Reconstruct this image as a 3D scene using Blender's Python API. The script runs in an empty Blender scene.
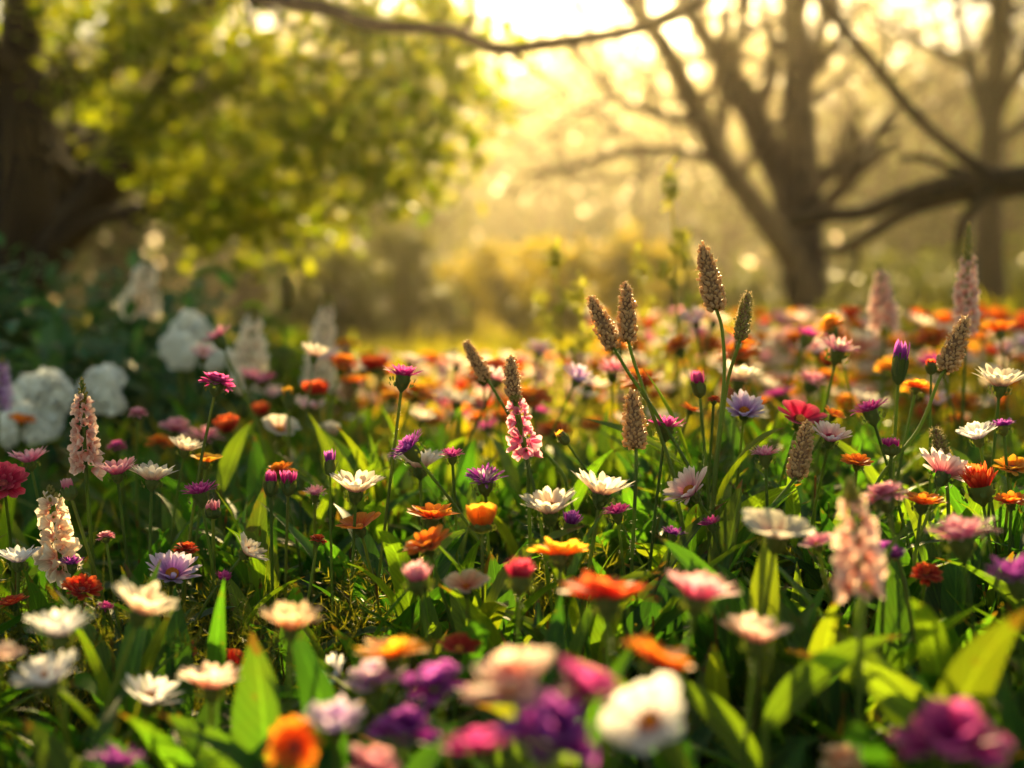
import bpy, math, random
import numpy as np
from mathutils import Vector

# ------------------------------------------------------------------ camera, sky, sun, exposure
SC = bpy.context.scene
COL = SC.collection
FOC = 1422.0                      # focal length in pixels (50 mm on a 36 mm sensor, 1024 px wide)
CAM = np.array([0.0, 0.0, 0.5])
PITCH = math.atan((384 - 300) / FOC)
cam_data = bpy.data.cameras.new('camera')
cam_data.lens = 50.0
cam_data.sensor_width = 36.0
cam_data.clip_start = 0.02
cam_data.clip_end = 2000.0
cam_data.dof.use_dof = True
cam_data.dof.focus_distance = 1.0
cam_data.dof.aperture_fstop = 4.0
cam = bpy.data.objects.new('camera', cam_data)
COL.objects.link(cam)
cam.location = CAM
cam.rotation_euler = (math.pi / 2 - PITCH, 0, 0)
SC.camera = cam

SUN_AZ = math.radians(2.8)
SUN_EL = math.radians(18.5)
SUN_DIR = Vector((math.sin(SUN_AZ) * math.cos(SUN_EL), math.cos(SUN_AZ) * math.cos(SUN_EL), math.sin(SUN_EL)))
world = bpy.data.worlds.new('World')
SC.world = world
world.use_nodes = True
wn = world.node_tree
wn.nodes.clear()
sky = wn.nodes.new('ShaderNodeTexSky')
sky.sky_type = 'NISHITA'
sky.sun_disc = False
sky.sun_elevation = SUN_EL
sky.sun_rotation = SUN_AZ
sky.air_density = 1.0
sky.dust_density = 0.6
sky.ozone_density = 1.0
bg = wn.nodes.new('ShaderNodeBackground')
bg.inputs['Strength'].default_value = 0.064
wo = wn.nodes.new('ShaderNodeOutputWorld')
tint = wn.nodes.new('ShaderNodeMix')
tint.data_type = 'RGBA'
tint.blend_type = 'MULTIPLY'
tint.inputs['Factor'].default_value = 1.0
tint.inputs['B'].default_value = (1.0, 0.85, 0.60, 1)       # warm white balance
wn.links.new(sky.outputs[0], tint.inputs['A'])
wn.links.new(tint.outputs['Result'], bg.inputs['Color'])
wn.links.new(bg.outputs[0], wo.inputs['Surface'])

sun_data = bpy.data.lights.new('sun', 'SUN')
sun_data.energy = 5.0
sun_data.angle = math.radians(0.53)
sun_data.color = (1.0, 0.74, 0.32)
sun = bpy.data.objects.new('sun', sun_data)
COL.objects.link(sun)
sun.location = (0, 0, 8)
sun.rotation_euler = SUN_DIR.to_track_quat('Z', 'Y').to_euler()

vs = SC.view_settings
vs.view_transform = 'Standard'
vs.look = 'None'
vs.gamma = 1.0
vs.use_curve_mapping = False
vs.exposure = 2.15

SC.render.engine = 'CYCLES'
cy = SC.cycles
cy.use_denoising = True
try:
    cy.denoiser = 'OPENIMAGEDENOISE'
    cy.denoising_input_passes = 'RGB_ALBEDO_NORMAL'
except Exception:
    pass
cy.max_bounces = 7
cy.diffuse_bounces = 3
cy.glossy_bounces = 2
cy.transmission_bounces = 5
cy.volume_bounces = 0
cy.transparent_max_bounces = 4
cy.sample_clamp_indirect = 6.0
cy.caustics_reflective = False
cy.caustics_refractive = False
cy.use_adaptive_sampling = True
cy.adaptive_threshold = 0.02

rng = np.random.default_rng(11)
random.seed(11)

# ------------------------------------------------------------------ geometry helpers
FWD = np.array([0, math.cos(PITCH), -math.sin(PITCH)])
UPV = np.array([0, math.sin(PITCH), math.cos(PITCH)])
RGT = np.array([1.0, 0, 0])


def at(px, py, d):
    """the point at depth d (metres) seen at pixel px, py of the photograph"""
    return CAM + d * (FWD + (px - 512) / FOC * RGT - (py - 384) / FOC * UPV)


def sstep(a, b, x):
    t = np.clip((np.asarray(x, float) - a) / (b - a), 0, 1)
    return t * t * (3 - 2 * t)


def terrain(x, y):
    """height of the ground: a gentle rise on the right, soft bumps, flat far away"""
    x = np.asarray(x, float)
    y = np.asarray(y, float)
    h = 0.16 * sstep(1.6, 4.5, y) * sstep(-0.2, 1.3, x) * (1 - sstep(8, 14, y))
    h = h + 0.012 * np.sin(x * 5.1 + 1.0) * np.cos(y * 4.3) * (1 - sstep(4, 9, y))
    return h


def nrm(v):
    v = np.asarray(v, float)
    return v / np.maximum(np.linalg.norm(v, axis=-1, keepdims=True), 1e-9)


class MB:
    """collects quad grids and tubes, with a uv and a random value per point, and links them as ONE mesh object"""

    def __init__(self):
        self.v, self.q, self.uv, self.r, self.n = [], [], [], [], 0

    def grids(self, P, uv=None, rnd=None, closed=False):
        """P: (k, n, m, 3) points; quads over n x m; closed joins the last column to the first"""
        P = np.asarray(P, float)
        if P.ndim == 3:
            P = P[None]
        k, n, m, _ = P.shape
        idx = np.arange(n * m).reshape(n, m)
        if closed:
            idx = np.concatenate([idx, idx[:, :1]], 1)
        a, b, c, d = idx[:-1, :-1], idx[:-1, 1:], idx[1:, 1:], idx[1:, :-1]
        f = np.stack([a, b, c, d], -1).reshape(-1, 4)
        off = self.n + np.arange(k)[:, None, None] * (n * m)
        self.q.append((f[None] + off).reshape(-1, 4))
        self.v.append(P.reshape(-1, 3))
        if uv is None:
            u, v = np.meshgrid(np.linspace(0, 1, m), np.linspace(0, 1, n))
            uv = np.stack([u, v], -1)
        self.uv.append(np.broadcast_to(uv, (k, n, m, 2)).reshape(-1, 2))
        if rnd is None:
            rnd = rng.random(k)
        self.r.append(np.repeat(np.broadcast_to(np.asarray(rnd, float), (k,)), n * m))
        self.n += k * n * m
        return self

    def tube(self, pts, rad, sides=7, rnd=None, wob=0.0):
        pts = np.asarray(pts, float)
        rad = np.broadcast_to(np.asarray(rad, float), (len(pts),))
        t = nrm(np.gradient(pts, axis=0))
        ref = np.array([0.31, 0.2, 1.0]) if abs(t[0][2]) < 0.9 else np.array([1.0, 0.25, 0])
        A = nrm(np.cross(t, ref))
        B = np.cross(t, A)
        an = np.linspace(0, 2 * math.pi, sides, endpoint=False)
        R = rad[:, None]
        if wob:
            R = R * (1 + wob * (rng.random((len(pts), sides)) - 0.5))
        else:
            R = np.repeat(R, sides, 1)
        P = pts[:, None, :] + R[..., None] * (np.cos(an)[None, :, None] * A[:, None] + np.sin(an)[None, :, None] * B[:, None])
        return self.grids(P, closed=True, rnd=rnd)

    def lathe(self, o, ax, prof, sides=12, rnd=None, lobes=0, amp=0.0):
        """prof: list of (radius, height) about the axis ax from o"""
        o = np.asarray(o, float)
        a, b, n = frame(ax)
        prof = np.asarray(prof, float)
        an = np.linspace(0, 2 * math.pi, sides, endpoint=False)
        mod = 1 + amp * np.cos(lobes * an) if lobes else np.ones(sides)
        P = o + prof[:, 1][:, None, None] * n + (prof[:, 0][:, None] * mod)[..., None] * (np.cos(an)[None, :, None] * a + np.sin(an)[None, :, None] * b)
        return self.grids(P, closed=True, rnd=rnd)

    def build(self, name, mat, parent=None, org=None, smooth=True):
        v = np.concatenate(self.v)
        q = np.concatenate(self.q)
        if org is not None:
            v = v - np.asarray(org)
        me = bpy.data.meshes.new(name)
        me.vertices.add(len(v))
        me.vertices.foreach_set('co', v.astype(np.float32).ravel())
        me.loops.add(len(q) * 4)
        me.loops.foreach_set('vertex_index', q.astype(np.int32).ravel())
        me.polygons.add(len(q))
        me.polygons.foreach_set('loop_start', np.arange(0, len(q) * 4, 4, dtype=np.int32))
        me.update(calc_edges=True)
        if smooth:
            me.polygons.foreach_set('use_smooth', np.ones(len(q), bool))
        uvl = me.uv_layers.new(name='uv')
        uvl.data.foreach_set('uv', np.concatenate(self.uv)[q.ravel()].astype(np.float32).ravel())
        at_ = me.attributes.new('rnd', 'FLOAT', 'POINT')
        at_.data.foreach_set('value', np.concatenate(self.r).astype(np.float32))
        me.validate()
        me.materials.append(mat)
        o = bpy.data.objects.new(name, me)
        COL.objects.link(o)
        if parent is not None:
            o.parent = parent
        return o


def frame(n):
    n = nrm(n)
    ref = np.array([1.0, 0, 0]) if abs(n[0]) < 0.8 else np.array([0, 1.0, 0])
    b = nrm(np.cross(n, ref))
    a = np.cross(b, n)
    return a, b, n


def bez(p0, p1, p2, n=9):
    t = np.linspace(0, 1, n)[:, None]
    return (1 - t) ** 2 * p0 + 2 * t * (1 - t) * p1 + t * t * p2


def catmull(P, k=6):
    P = np.asarray(P, float)
    Q = np.vstack([2 * P[0] - P[1], P, 2 * P[-1] - P[-2]])
    out = []
    for i in range(1, len(Q) - 2):
        t = np.linspace(0, 1, k, endpoint=False)[:, None]
        a, b, c, d = Q[i - 1], Q[i], Q[i + 1], Q[i + 2]
        out.append(0.5 * (2 * b + (c - a) * t + (2 * a - 5 * b + 4 * c - d) * t ** 2 + (3 * b - a - 3 * c + d) * t ** 3))
    out.append(P[-1:])
    return np.vstack(out)


def tag(o, label=None, cat=None, group=None, kind=None):
    if label:
        o['label'] = label
    if cat:
        o['category'] = cat
    if group:
        o['group'] = group
    if kind:
        o['kind'] = kind
    return o


def empty(name, loc, label=None, cat=None, group=None):
    o = bpy.data.objects.new(name, None)
    o.empty_display_size = 0.02
    o.location = [float(c) for c in loc]
    COL.objects.link(o)
    return tag(o, label, cat, group)


# ------------------------------------------------------------------ materials
def nodes_of(name):
    m = bpy.data.materials.new(name)
    m.use_nodes = True
    nt = m.node_tree
    nt.nodes.clear()
    return m, nt, (lambda t: nt.nodes.new(t)), nt.links.new


def ramp(N, L, fac, stops):
    r = N('ShaderNodeValToRGB')
    e = r.color_ramp.elements
    while len(e) < len(stops):
        e.new(0.5)
    for el, (p, c) in zip(e, stops):
        el.position = p
        el.color = (*c, 1)
    L(fac, r.inputs['Fac'])
    return r.outputs['Color']


def thin(nt, N, L, col, transl, rough, spec, tcol=None, sat=1.0):
    """thin plant tissue: a rough reflecting face and light that passes through"""
    p = N('ShaderNodeBsdfPrincipled')
    L(col, p.inputs['Base Color'])
    p.inputs['Roughness'].default_value = rough
    p.inputs['Specular IOR Level'].default_value = spec
    t = N('ShaderNodeBsdfTranslucent')
    L(tcol if tcol is not None else col, t.inputs['Color'])
    mx = N('ShaderNodeMixShader')
    mx.inputs[0].default_value = transl
    L(p.outputs[0], mx.inputs[1])
    L(t.outputs[0], mx.inputs[2])
    o = N('ShaderNodeOutputMaterial')
    L(mx.outputs[0], o.inputs['Surface'])
    return p


def math_(N, L, op, a, b=None):
    m = N('ShaderNodeMath')
    m.operation = op
    for i, x in enumerate((a, b)):
        if x is None:
            continue
        if isinstance(x, (int, float)):
            m.inputs[i].default_value = x
        else:
            L(x, m.inputs[i])
    return m.outputs[0]


def scale_col(N, L, col, fac):
    m = N('ShaderNodeVectorMath')
    m.operation = 'SCALE'
    L(col, m.inputs[0])
    L(fac, m.inputs['Scale'])
    return m.outputs[0]


def petal_mat(name, stops, transl=0.68, streak=0.3, rough=0.55):
    m, nt, N, L = nodes_of(name)
    uv = N('ShaderNodeUVMap')
    sep = N('ShaderNodeSeparateXYZ')
    L(uv.outputs[0], sep.inputs[0])
    rn = N('ShaderNodeAttribute')
    rn.attribute_name = 'rnd'
    comb = N('ShaderNodeCombineXYZ')
    L(math_(N, L, 'MULTIPLY', sep.outputs[0], 11.0), comb.inputs[0])
    L(math_(N, L, 'MULTIPLY', sep.outputs[1], 1.6), comb.inputs[1])
    L(math_(N, L, 'MULTIPLY', rn.outputs['Fac'], 37.0), comb.inputs[2])
    nz = N('ShaderNodeTexNoise')
    nz.inputs['Scale'].default_value = 1.0
    nz.inputs['Detail'].default_value = 2.0
    L(comb.outputs[0], nz.inputs['Vector'])
    # the ramp position wavers a little from petal to petal
    pos = math_(N, L, 'ADD', sep.outputs[1], math_(N, L, 'MULTIPLY', math_(N, L, 'SUBTRACT', nz.outputs['Fac'], 0.5), 0.35))
    col = ramp(N, L, pos, stops)
    k = math_(N, L, 'ADD', math_(N, L, 'MULTIPLY', nz.outputs['Fac'], streak * 2), 1.0 - streak)
    k = math_(N, L, 'MULTIPLY', k, math_(N, L, 'ADD', math_(N, L, 'MULTIPLY', rn.outputs['Fac'], 0.25), 0.85))
    col = scale_col(N, L, col, k)
    p = thin(nt, N, L, col, transl, rough, 0.25)
    p.inputs['Sheen Weight'].default_value = 0.15
    return m


def leaf_mat(name, c0, c1, transl=0.5, tboost=(1.6, 1.45, 0.5), rough=0.5, spec=0.28, veins=True):
    m, nt, N, L = nodes_of(name)
    uv = N('ShaderNodeUVMap')
    sep = N('ShaderNodeSeparateXYZ')
    L(uv.outputs[0], sep.inputs[0])
    rn = N('ShaderNodeAttribute')
    rn.attribute_name = 'rnd'
    nz = N('ShaderNodeTexNoise')
    nz.inputs['Scale'].default_value = 35.0
    nz.inputs['Detail'].default_value = 3.0
    geo = N('ShaderNodeTexCoord')
    L(geo.outputs['Object'], nz.inputs['Vector'])
    f = math_(N, L, 'ADD', math_(N, L, 'MULTIPLY', nz.outputs['Fac'], 0.5), math_(N, L, 'MULTIPLY', rn.outputs['Fac'], 0.75))
    f = math_(N, L, 'SUBTRACT', f, 0.12)
    col = ramp(N, L, f, [(0.0, c0), (0.62, c1), (0.93, tuple(0.5 * (a + b) for a, b in zip(c1, (0.10, 0.085, 0.012)))), (1.0, (0.14, 0.10, 0.02))])
    if veins:
        x = math_(N, L, 'ABSOLUTE', math_(N, L, 'SUBTRACT', sep.outputs[0], 0.5))
        w = math_(N, L, 'SINE', math_(N, L, 'MULTIPLY', math_(N, L, 'SUBTRACT', sep.outputs[1], math_(N, L, 'MULTIPLY', x, 0.5)), 70.0))
        rib = math_(N, L, 'LESS_THAN', x, 0.045)
        k = math_(N, L, 'ADD', math_(N, L, 'MULTIPLY', w, 0.10), math_(N, L, 'ADD', math_(N, L, 'MULTIPLY', rib, 0.5), 0.95))
        col = scale_col(N, L, col, k)
        # dry brown tips and a few blotches
        nz2 = N('ShaderNodeTexNoise')
        nz2.inputs['Scale'].default_value = 110.0
        nz2.inputs['Detail'].default_value = 4.0
        L(geo.outputs['Object'], nz2.inputs['Vector'])
        tipv = math_(N, L, 'MULTIPLY', math_(N, L, 'SUBTRACT', sep.outputs[1], 0.80), math_(N, L, 'MULTIPLY', rn.outputs['Fac'], 2.4))
        worn = math_(N, L, 'ADD', math_(N, L, 'MAXIMUM', tipv, 0.0), nz2.outputs['Fac'])
        wm = N('ShaderNodeMapRange')
        wm.inputs['From Min'].default_value = 0.66
        wm.inputs['From Max'].default_value = 0.78
        L(worn, wm.inputs['Value'])
        bm = N('ShaderNodeMix')
        bm.data_type = 'RGBA'
        L(wm.outputs[0], bm.inputs['Factor'])
        L(col, bm.inputs['A'])
        bm.inputs['B'].default_value = (0.10, 0.055, 0.018, 1)
        col = bm.outputs['Result']
    tb = N('ShaderNodeVectorMath')
    tb.operation = 'MULTIPLY'
    L(col, tb.inputs[0])
    tb.inputs[1].default_value = tboost
    thin(nt, N, L, col, transl, rough, spec, tcol=tb.outputs[0])
    return m


def solid_mat(name, c0, c1, scale=40.0, rough=0.8, spec=0.2, bump=0.0, transl=0.0, stretch=None):
    m, nt, N, L = nodes_of(name)
    tc = N('ShaderNodeTexCoord')
    mp = N('ShaderNodeMapping')
    if stretch:
        mp.inputs['Scale'].default_value = stretch
    L(tc.outputs['Object'], mp.inputs['Vector'])
    nz = N('ShaderNodeTexNoise')
    nz.inputs['Scale'].default_value = scale
    nz.inputs['Detail'].default_value = 5.0
    nz.inputs['Roughness'].default_value = 0.65
    L(mp.outputs[0], nz.inputs['Vector'])
    col = ramp(N, L, nz.outputs['Fac'], [(0.3, c0), (0.7, c1)])
    if transl:
        p = thin(nt, N, L, col, transl, rough, spec)
    else:
        p = N('ShaderNodeBsdfPrincipled')
        L(col, p.inputs['Base Color'])
        p.inputs['Roughness'].default_value = rough
        p.inputs['Specular IOR Level'].default_value = spec
        o = N('ShaderNodeOutputMaterial')
        L(p.outputs[0], o.inputs['Surface'])
    if bump:
        b = N('ShaderNodeBump')
        b.inputs['Strength'].default_value = bump
        b.inputs['Distance'].default_value = 0.02
        L(nz.outputs['Fac'], b.inputs['Height'])
        L(b.outputs[0], p.inputs['Normal'])
    return m


PM = {
    'chalk': petal_mat('petal_chalk', [(0.0, (0.88, 0.86, 0.74)), (1.0, (0.92, 0.92, 0.88))], transl=0.25, streak=0.06),
    'ivory': petal_mat('petal_ivory', [(0.0, (0.86, 0.62, 0.46)), (0.5, (0.90, 0.80, 0.64)), (1.0, (0.90, 0.85, 0.72))], transl=0.5, streak=0.1),
    'cream': petal_mat('petal_cream', [(0.0, (0.72, 0.30, 0.26)), (0.35, (0.84, 0.66, 0.52)), (1.0, (0.86, 0.80, 0.66))]),
    'white': petal_mat('petal_white', [(0.0, (0.66, 0.42, 0.52)), (0.3, (0.82, 0.76, 0.76)), (1.0, (0.86, 0.85, 0.84))], streak=0.2),
    'pinkwhite': petal_mat('petal_pinkwhite', [(0.0, (0.62, 0.10, 0.24)), (0.45, (0.82, 0.52, 0.54)), (1.0, (0.86, 0.76, 0.70))]),
    'pink': petal_mat('petal_pink', [(0.0, (0.55, 0.06, 0.22)), (0.5, (0.78, 0.24, 0.38)), (1.0, (0.84, 0.50, 0.52))]),
    'magenta': petal_mat('petal_magenta', [(0.0, (0.25, 0.01, 0.12)), (0.6, (0.50, 0.02, 0.25)), (1.0, (0.72, 0.15, 0.42))], streak=0.4),
    'purple': petal_mat('petal_purple', [(0.0, (0.14, 0.01, 0.16)), (0.6, (0.33, 0.03, 0.34)), (1.0, (0.52, 0.15, 0.55))], streak=0.4),
    'lilac': petal_mat('petal_lilac', [(0.0, (0.36, 0.08, 0.42)), (0.45, (0.60, 0.36, 0.68)), (1.0, (0.80, 0.70, 0.82))]),
    'orange': petal_mat('petal_orange', [(0.0, (0.62, 0.05, 0.008)), (0.5, (0.82, 0.18, 0.012)), (1.0, (0.88, 0.34, 0.03))]),
    'amber': petal_mat('petal_amber', [(0.0, (0.75, 0.12, 0.008)), (0.5, (0.86, 0.34, 0.015)), (1.0, (0.90, 0.52, 0.05))]),
    'peach': petal_mat('petal_peach', [(0.0, (0.75, 0.16, 0.08)), (0.5, (0.85, 0.48, 0.28)), (1.0, (0.88, 0.70, 0.50))]),
    'red': petal_mat('petal_red', [(0.0, (0.42, 0.008, 0.008)), (0.6, (0.68, 0.035, 0.012)), (1.0, (0.86, 0.20, 0.045))]),
    'crimson': petal_mat('petal_crimson', [(0.0, (0.34, 0.005, 0.04)), (0.6, (0.62, 0.02, 0.09)), (1.0, (0.76, 0.12, 0.20))]),
    'palepink': petal_mat('petal_palepink', [(0.0, (0.70, 0.26, 0.22)), (0.5, (0.82, 0.52, 0.44)), (1.0, (0.86, 0.70, 0.60))]),
}
M_STEM = leaf_mat('stem_green', (0.045, 0.09, 0.014), (0.11, 0.17, 0.025), transl=0.45, veins=False, rough=0.5, tboost=(2.2, 2.0, 0.5))
M_CALYX = leaf_mat('calyx_green', (0.05, 0.09, 0.02), (0.11, 0.15, 0.035), transl=0.35, veins=False, rough=0.6)
M_LEAF = leaf_mat('leaf_green', (0.012, 0.05, 0.012), (0.045, 0.115, 0.016), transl=0.6, tboost=(2.2, 2.3, 0.45))
M_LEAFY = leaf_mat('leaf_fresh', (0.03, 0.085, 0.010), (0.10, 0.16, 0.016), transl=0.62, tboost=(2.5, 2.4, 0.45))
M_GRASS = leaf_mat('grass_green', (0.04, 0.085, 0.012), (0.12, 0.15, 0.02), transl=0.6, veins=False, tboost=(2.5, 2.0, 0.5))
M_DILL = leaf_mat('feathery_green', (0.025, 0.06, 0.010), (0.11, 0.13, 0.018), transl=0.6, veins=False, tboost=(2.5, 2.0, 0.5))
M_TREELEAF = leaf_mat('tree_leaf', (0.035, 0.08, 0.008), (0.12, 0.15, 0.010), transl=0.65, tboost=(3.2, 2.8, 0.3), veins=False)
M_FARLEAF = leaf_mat('far_leaf', (0.03, 0.06, 0.012), (0.08, 0.12, 0.02), transl=0.45, tboost=(1.9, 1.4, 0.45), veins=False)
M_HEDGE = leaf_mat('hedge_leaf', (0.020, 0.08, 0.034), (0.055, 0.15, 0.05), transl=0.35, tboost=(1.4, 1.4, 0.6), veins=False)
M_BUSHLEAF = leaf_mat('golden_leaf', (0.06, 0.075, 0.008), (0.15, 0.14, 0.012), transl=0.65, tboost=(3.4, 2.7, 0.3), veins=False)
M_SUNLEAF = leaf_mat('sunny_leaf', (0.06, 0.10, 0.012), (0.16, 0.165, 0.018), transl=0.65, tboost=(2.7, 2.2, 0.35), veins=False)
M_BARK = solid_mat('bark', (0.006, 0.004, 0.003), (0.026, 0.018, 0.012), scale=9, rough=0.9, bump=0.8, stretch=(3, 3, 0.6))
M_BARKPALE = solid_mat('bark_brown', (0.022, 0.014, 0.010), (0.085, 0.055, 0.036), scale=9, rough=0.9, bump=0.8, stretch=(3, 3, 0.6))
M_DISC = solid_mat('disc_orange', (0.35, 0.08, 0.01), (0.75, 0.30, 0.03), scale=900, rough=0.8)
M_DISCDARK = solid_mat('disc_dark', (0.12, 0.015, 0.02), (0.35, 0.05, 0.04), scale=900, rough=0.8)
M_SEED = solid_mat('seed_core', (0.12, 0.06, 0.03), (0.28, 0.15, 0.07), scale=300, rough=0.9)
M_BEAD = solid_mat('seed_bead', (0.58, 0.36, 0.16), (0.84, 0.60, 0.32), scale=500, rough=0.3, spec=0.8, transl=0.6)
M_BEADGREEN = solid_mat('seed_bead_green', (0.24, 0.25, 0.05), (0.5, 0.42, 0.11), scale=500, rough=0.4, spec=0.6, transl=0.65)
M_BRISTLE = solid_mat('bristle', (0.62, 0.44, 0.22), (0.8, 0.62, 0.36), scale=300, rough=0.5, transl=0.6)
M_WOODLEAF = leaf_mat('wood_leaf', (0.025, 0.055, 0.014), (0.06, 0.105, 0.024), transl=0.25, tboost=(1.3, 1.1, 0.5), veins=False)
M_PALE = leaf_mat('pale_green', (0.17, 0.22, 0.04), (0.36, 0.38, 0.08), transl=0.7, tboost=(1.6, 1.4, 0.6), veins=False)
M_SOIL = solid_mat('soil', (0.014, 0.010, 0.006), (0.05, 0.035, 0.02), scale=30, rough=1.0, bump=0.6)
M_BROWN = solid_mat('dry_brown', (0.10, 0.04, 0.015), (0.30, 0.13, 0.05), scale=300, rough=0.8, transl=0.3)


def ground_material():
    m, nt, N, L = nodes_of('ground')
    tc = N('ShaderNodeTexCoord')
    sep = N('ShaderNodeSeparateXYZ')
    L(tc.outputs['Object'], sep.inputs[0])
    nz = N('ShaderNodeTexNoise')
    nz.inputs['Scale'].default_value = 3.0
    nz.inputs['Detail'].default_value = 8.0
    L(tc.outputs['Object'], nz.inputs['Vector'])
    soil = ramp(N, L, nz.outputs['Fac'], [(0.3, (0.012, 0.012, 0.006)), (0.7, (0.04, 0.035, 0.015))])
    grass = ramp(N, L, nz.outputs['Fac'], [(0.3, (0.06, 0.08, 0.015)), (0.7, (0.14, 0.13, 0.03))])
    mr = N('ShaderNodeMapRange')
    mr.inputs['From Min'].default_value = 4.0
    mr.inputs['From Max'].default_value = 8.0
    L(sep.outputs[1], mr.inputs['Value'])
    mix = N('ShaderNodeMix')
    mix.data_type = 'RGBA'
    L(mr.outputs[0], mix.inputs['Factor'])
    L(soil, mix.inputs['A'])
    L(grass, mix.inputs['B'])
    p = N('ShaderNodeBsdfPrincipled')
    L(mix.outputs['Result'], p.inputs['Base Color'])
    p.inputs['Roughness'].default_value = 1.0
    p.inputs['Specular IOR Level'].default_value = 0.0
    o = N('ShaderNodeOutputMaterial')
    L(p.outputs[0], o.inputs['Surface'])
    return m


# ------------------------------------------------------------------ ground and haze
def build_ground():
    xs = np.unique(np.concatenate([np.linspace(-72, -8, 14), np.linspace(-8, 8, 81), np.linspace(8, 72, 14)]))
    ys = np.unique(np.concatenate([np.linspace(-40, -1, 10), np.linspace(-1, 14, 90), np.linspace(14, 93, 24)]))
    X, Y = np.meshgrid(xs, ys)
    P = np.stack([X, Y, terrain(X, Y)], -1)
    o = MB().grids(P).build('ground', ground_material())
    tag(o, kind='structure')


build_ground()


def build_haze():
    me = bpy.data.meshes.new('haze')
    x0, x1, y0, y1, z0, z1 = -75, 75, -45, 95, -1.0, 15.5
    v = [(x0, y0, z0), (x1, y0, z0), (x1, y1, z0), (x0, y1, z0), (x0, y0, z1), (x1, y0, z1), (x1, y1, z1), (x0, y1, z1)]
    f = [(0, 3, 2, 1), (4, 5, 6, 7), (0, 1, 5, 4), (1, 2, 6, 5), (2, 3, 7, 6), (3, 0, 4, 7)]
    me.from_pydata(v, [], f)
    m, nt, N, L = nodes_of('haze')
    pv = N('ShaderNodeVolumePrincipled')
    pv.inputs['Color'].default_value = (1.0, 0.87, 0.60, 1)
    pv.inputs['Density'].default_value = 0.0013
    pv.inputs['Anisotropy'].default_value = 0.86
    o = N('ShaderNodeOutputMaterial')
    L(pv.outputs[0], o.inputs['Volume'])
    me.materials.append(m)
    ob = bpy.data.objects.new('haze', me)
    COL.objects.link(ob)
    tag(ob, kind='stuff')


build_haze()


# ------------------------------------------------------------------ leaves in the mass
def leaves(mb, base, az, el, length, width, bend, n=6, fold=0.25, rnd=None, shape=1.0, twist=None):
    """k lance-shaped leaves; every argument an array of k values"""
    base = np.asarray(base, float)
    k = len(base)
    az, el, length, width, bend = (np.broadcast_to(np.asarray(a, float), (k,)) for a in (az, el, length, width, bend))
    t = np.linspace(0, 1, n)
    s = np.array([-1.0, 0.0, 1.0])
    dh = np.stack([np.cos(az), np.sin(az), np.zeros(k)], -1)
    wd = np.stack([-np.sin(az), np.cos(az), np.zeros(k)], -1)
    if twist is None:
        twist = rng.normal(0, 0.35, k)
    ang = el[:, None] - bend[:, None] * t[None] * 1.0
    dt = 1.0 / (n - 1)
    ch = np.concatenate([np.zeros((k, 1)), np.cumsum(np.cos(ang[:, :-1]) * dt, 1)], 1) * length[:, None]
    cz = np.concatenate([np.zeros((k, 1)), np.cumsum(np.sin(ang[:, :-1]) * dt, 1)], 1) * length[:, None]
    C = base[:, None] + ch[..., None] * dh[:, None] + cz[..., None] * np.array([0, 0, 1.0])
    w = np.sin(math.pi * np.clip(t, 0, 1) ** (0.75 * shape)) * 0.9 + 0.10 * (1 - t)
    w = np.maximum(w, 0.03)
    nrmv = -np.sin(ang)[..., None] * dh[:, None] + np.cos(ang)[..., None] * np.array([0, 0, 1.0])
    ct, st = np.cos(twist)[:, None, None], np.sin(twist)[:, None, None]
    W = ct * wd[:, None] + st * nrmv
    Nn = ct * nrmv - st * wd[:, None]
    hw = 0.5 * width[:, None] * w[None]
    P = C[:, :, None, :] + s[None, None, :, None] * (hw[..., None] * W)[:, :, None, :] + (np.abs(s)[None, None, :, None] - 0.5) * fold * (hw[..., None] * Nn)[:, :, None, :]
    uv = np.stack(np.meshgrid([0, 0.5, 1], t), -1)
    mb.grids(P, uv=uv, rnd=rng.random(k) if rnd is None else rnd)


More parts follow.
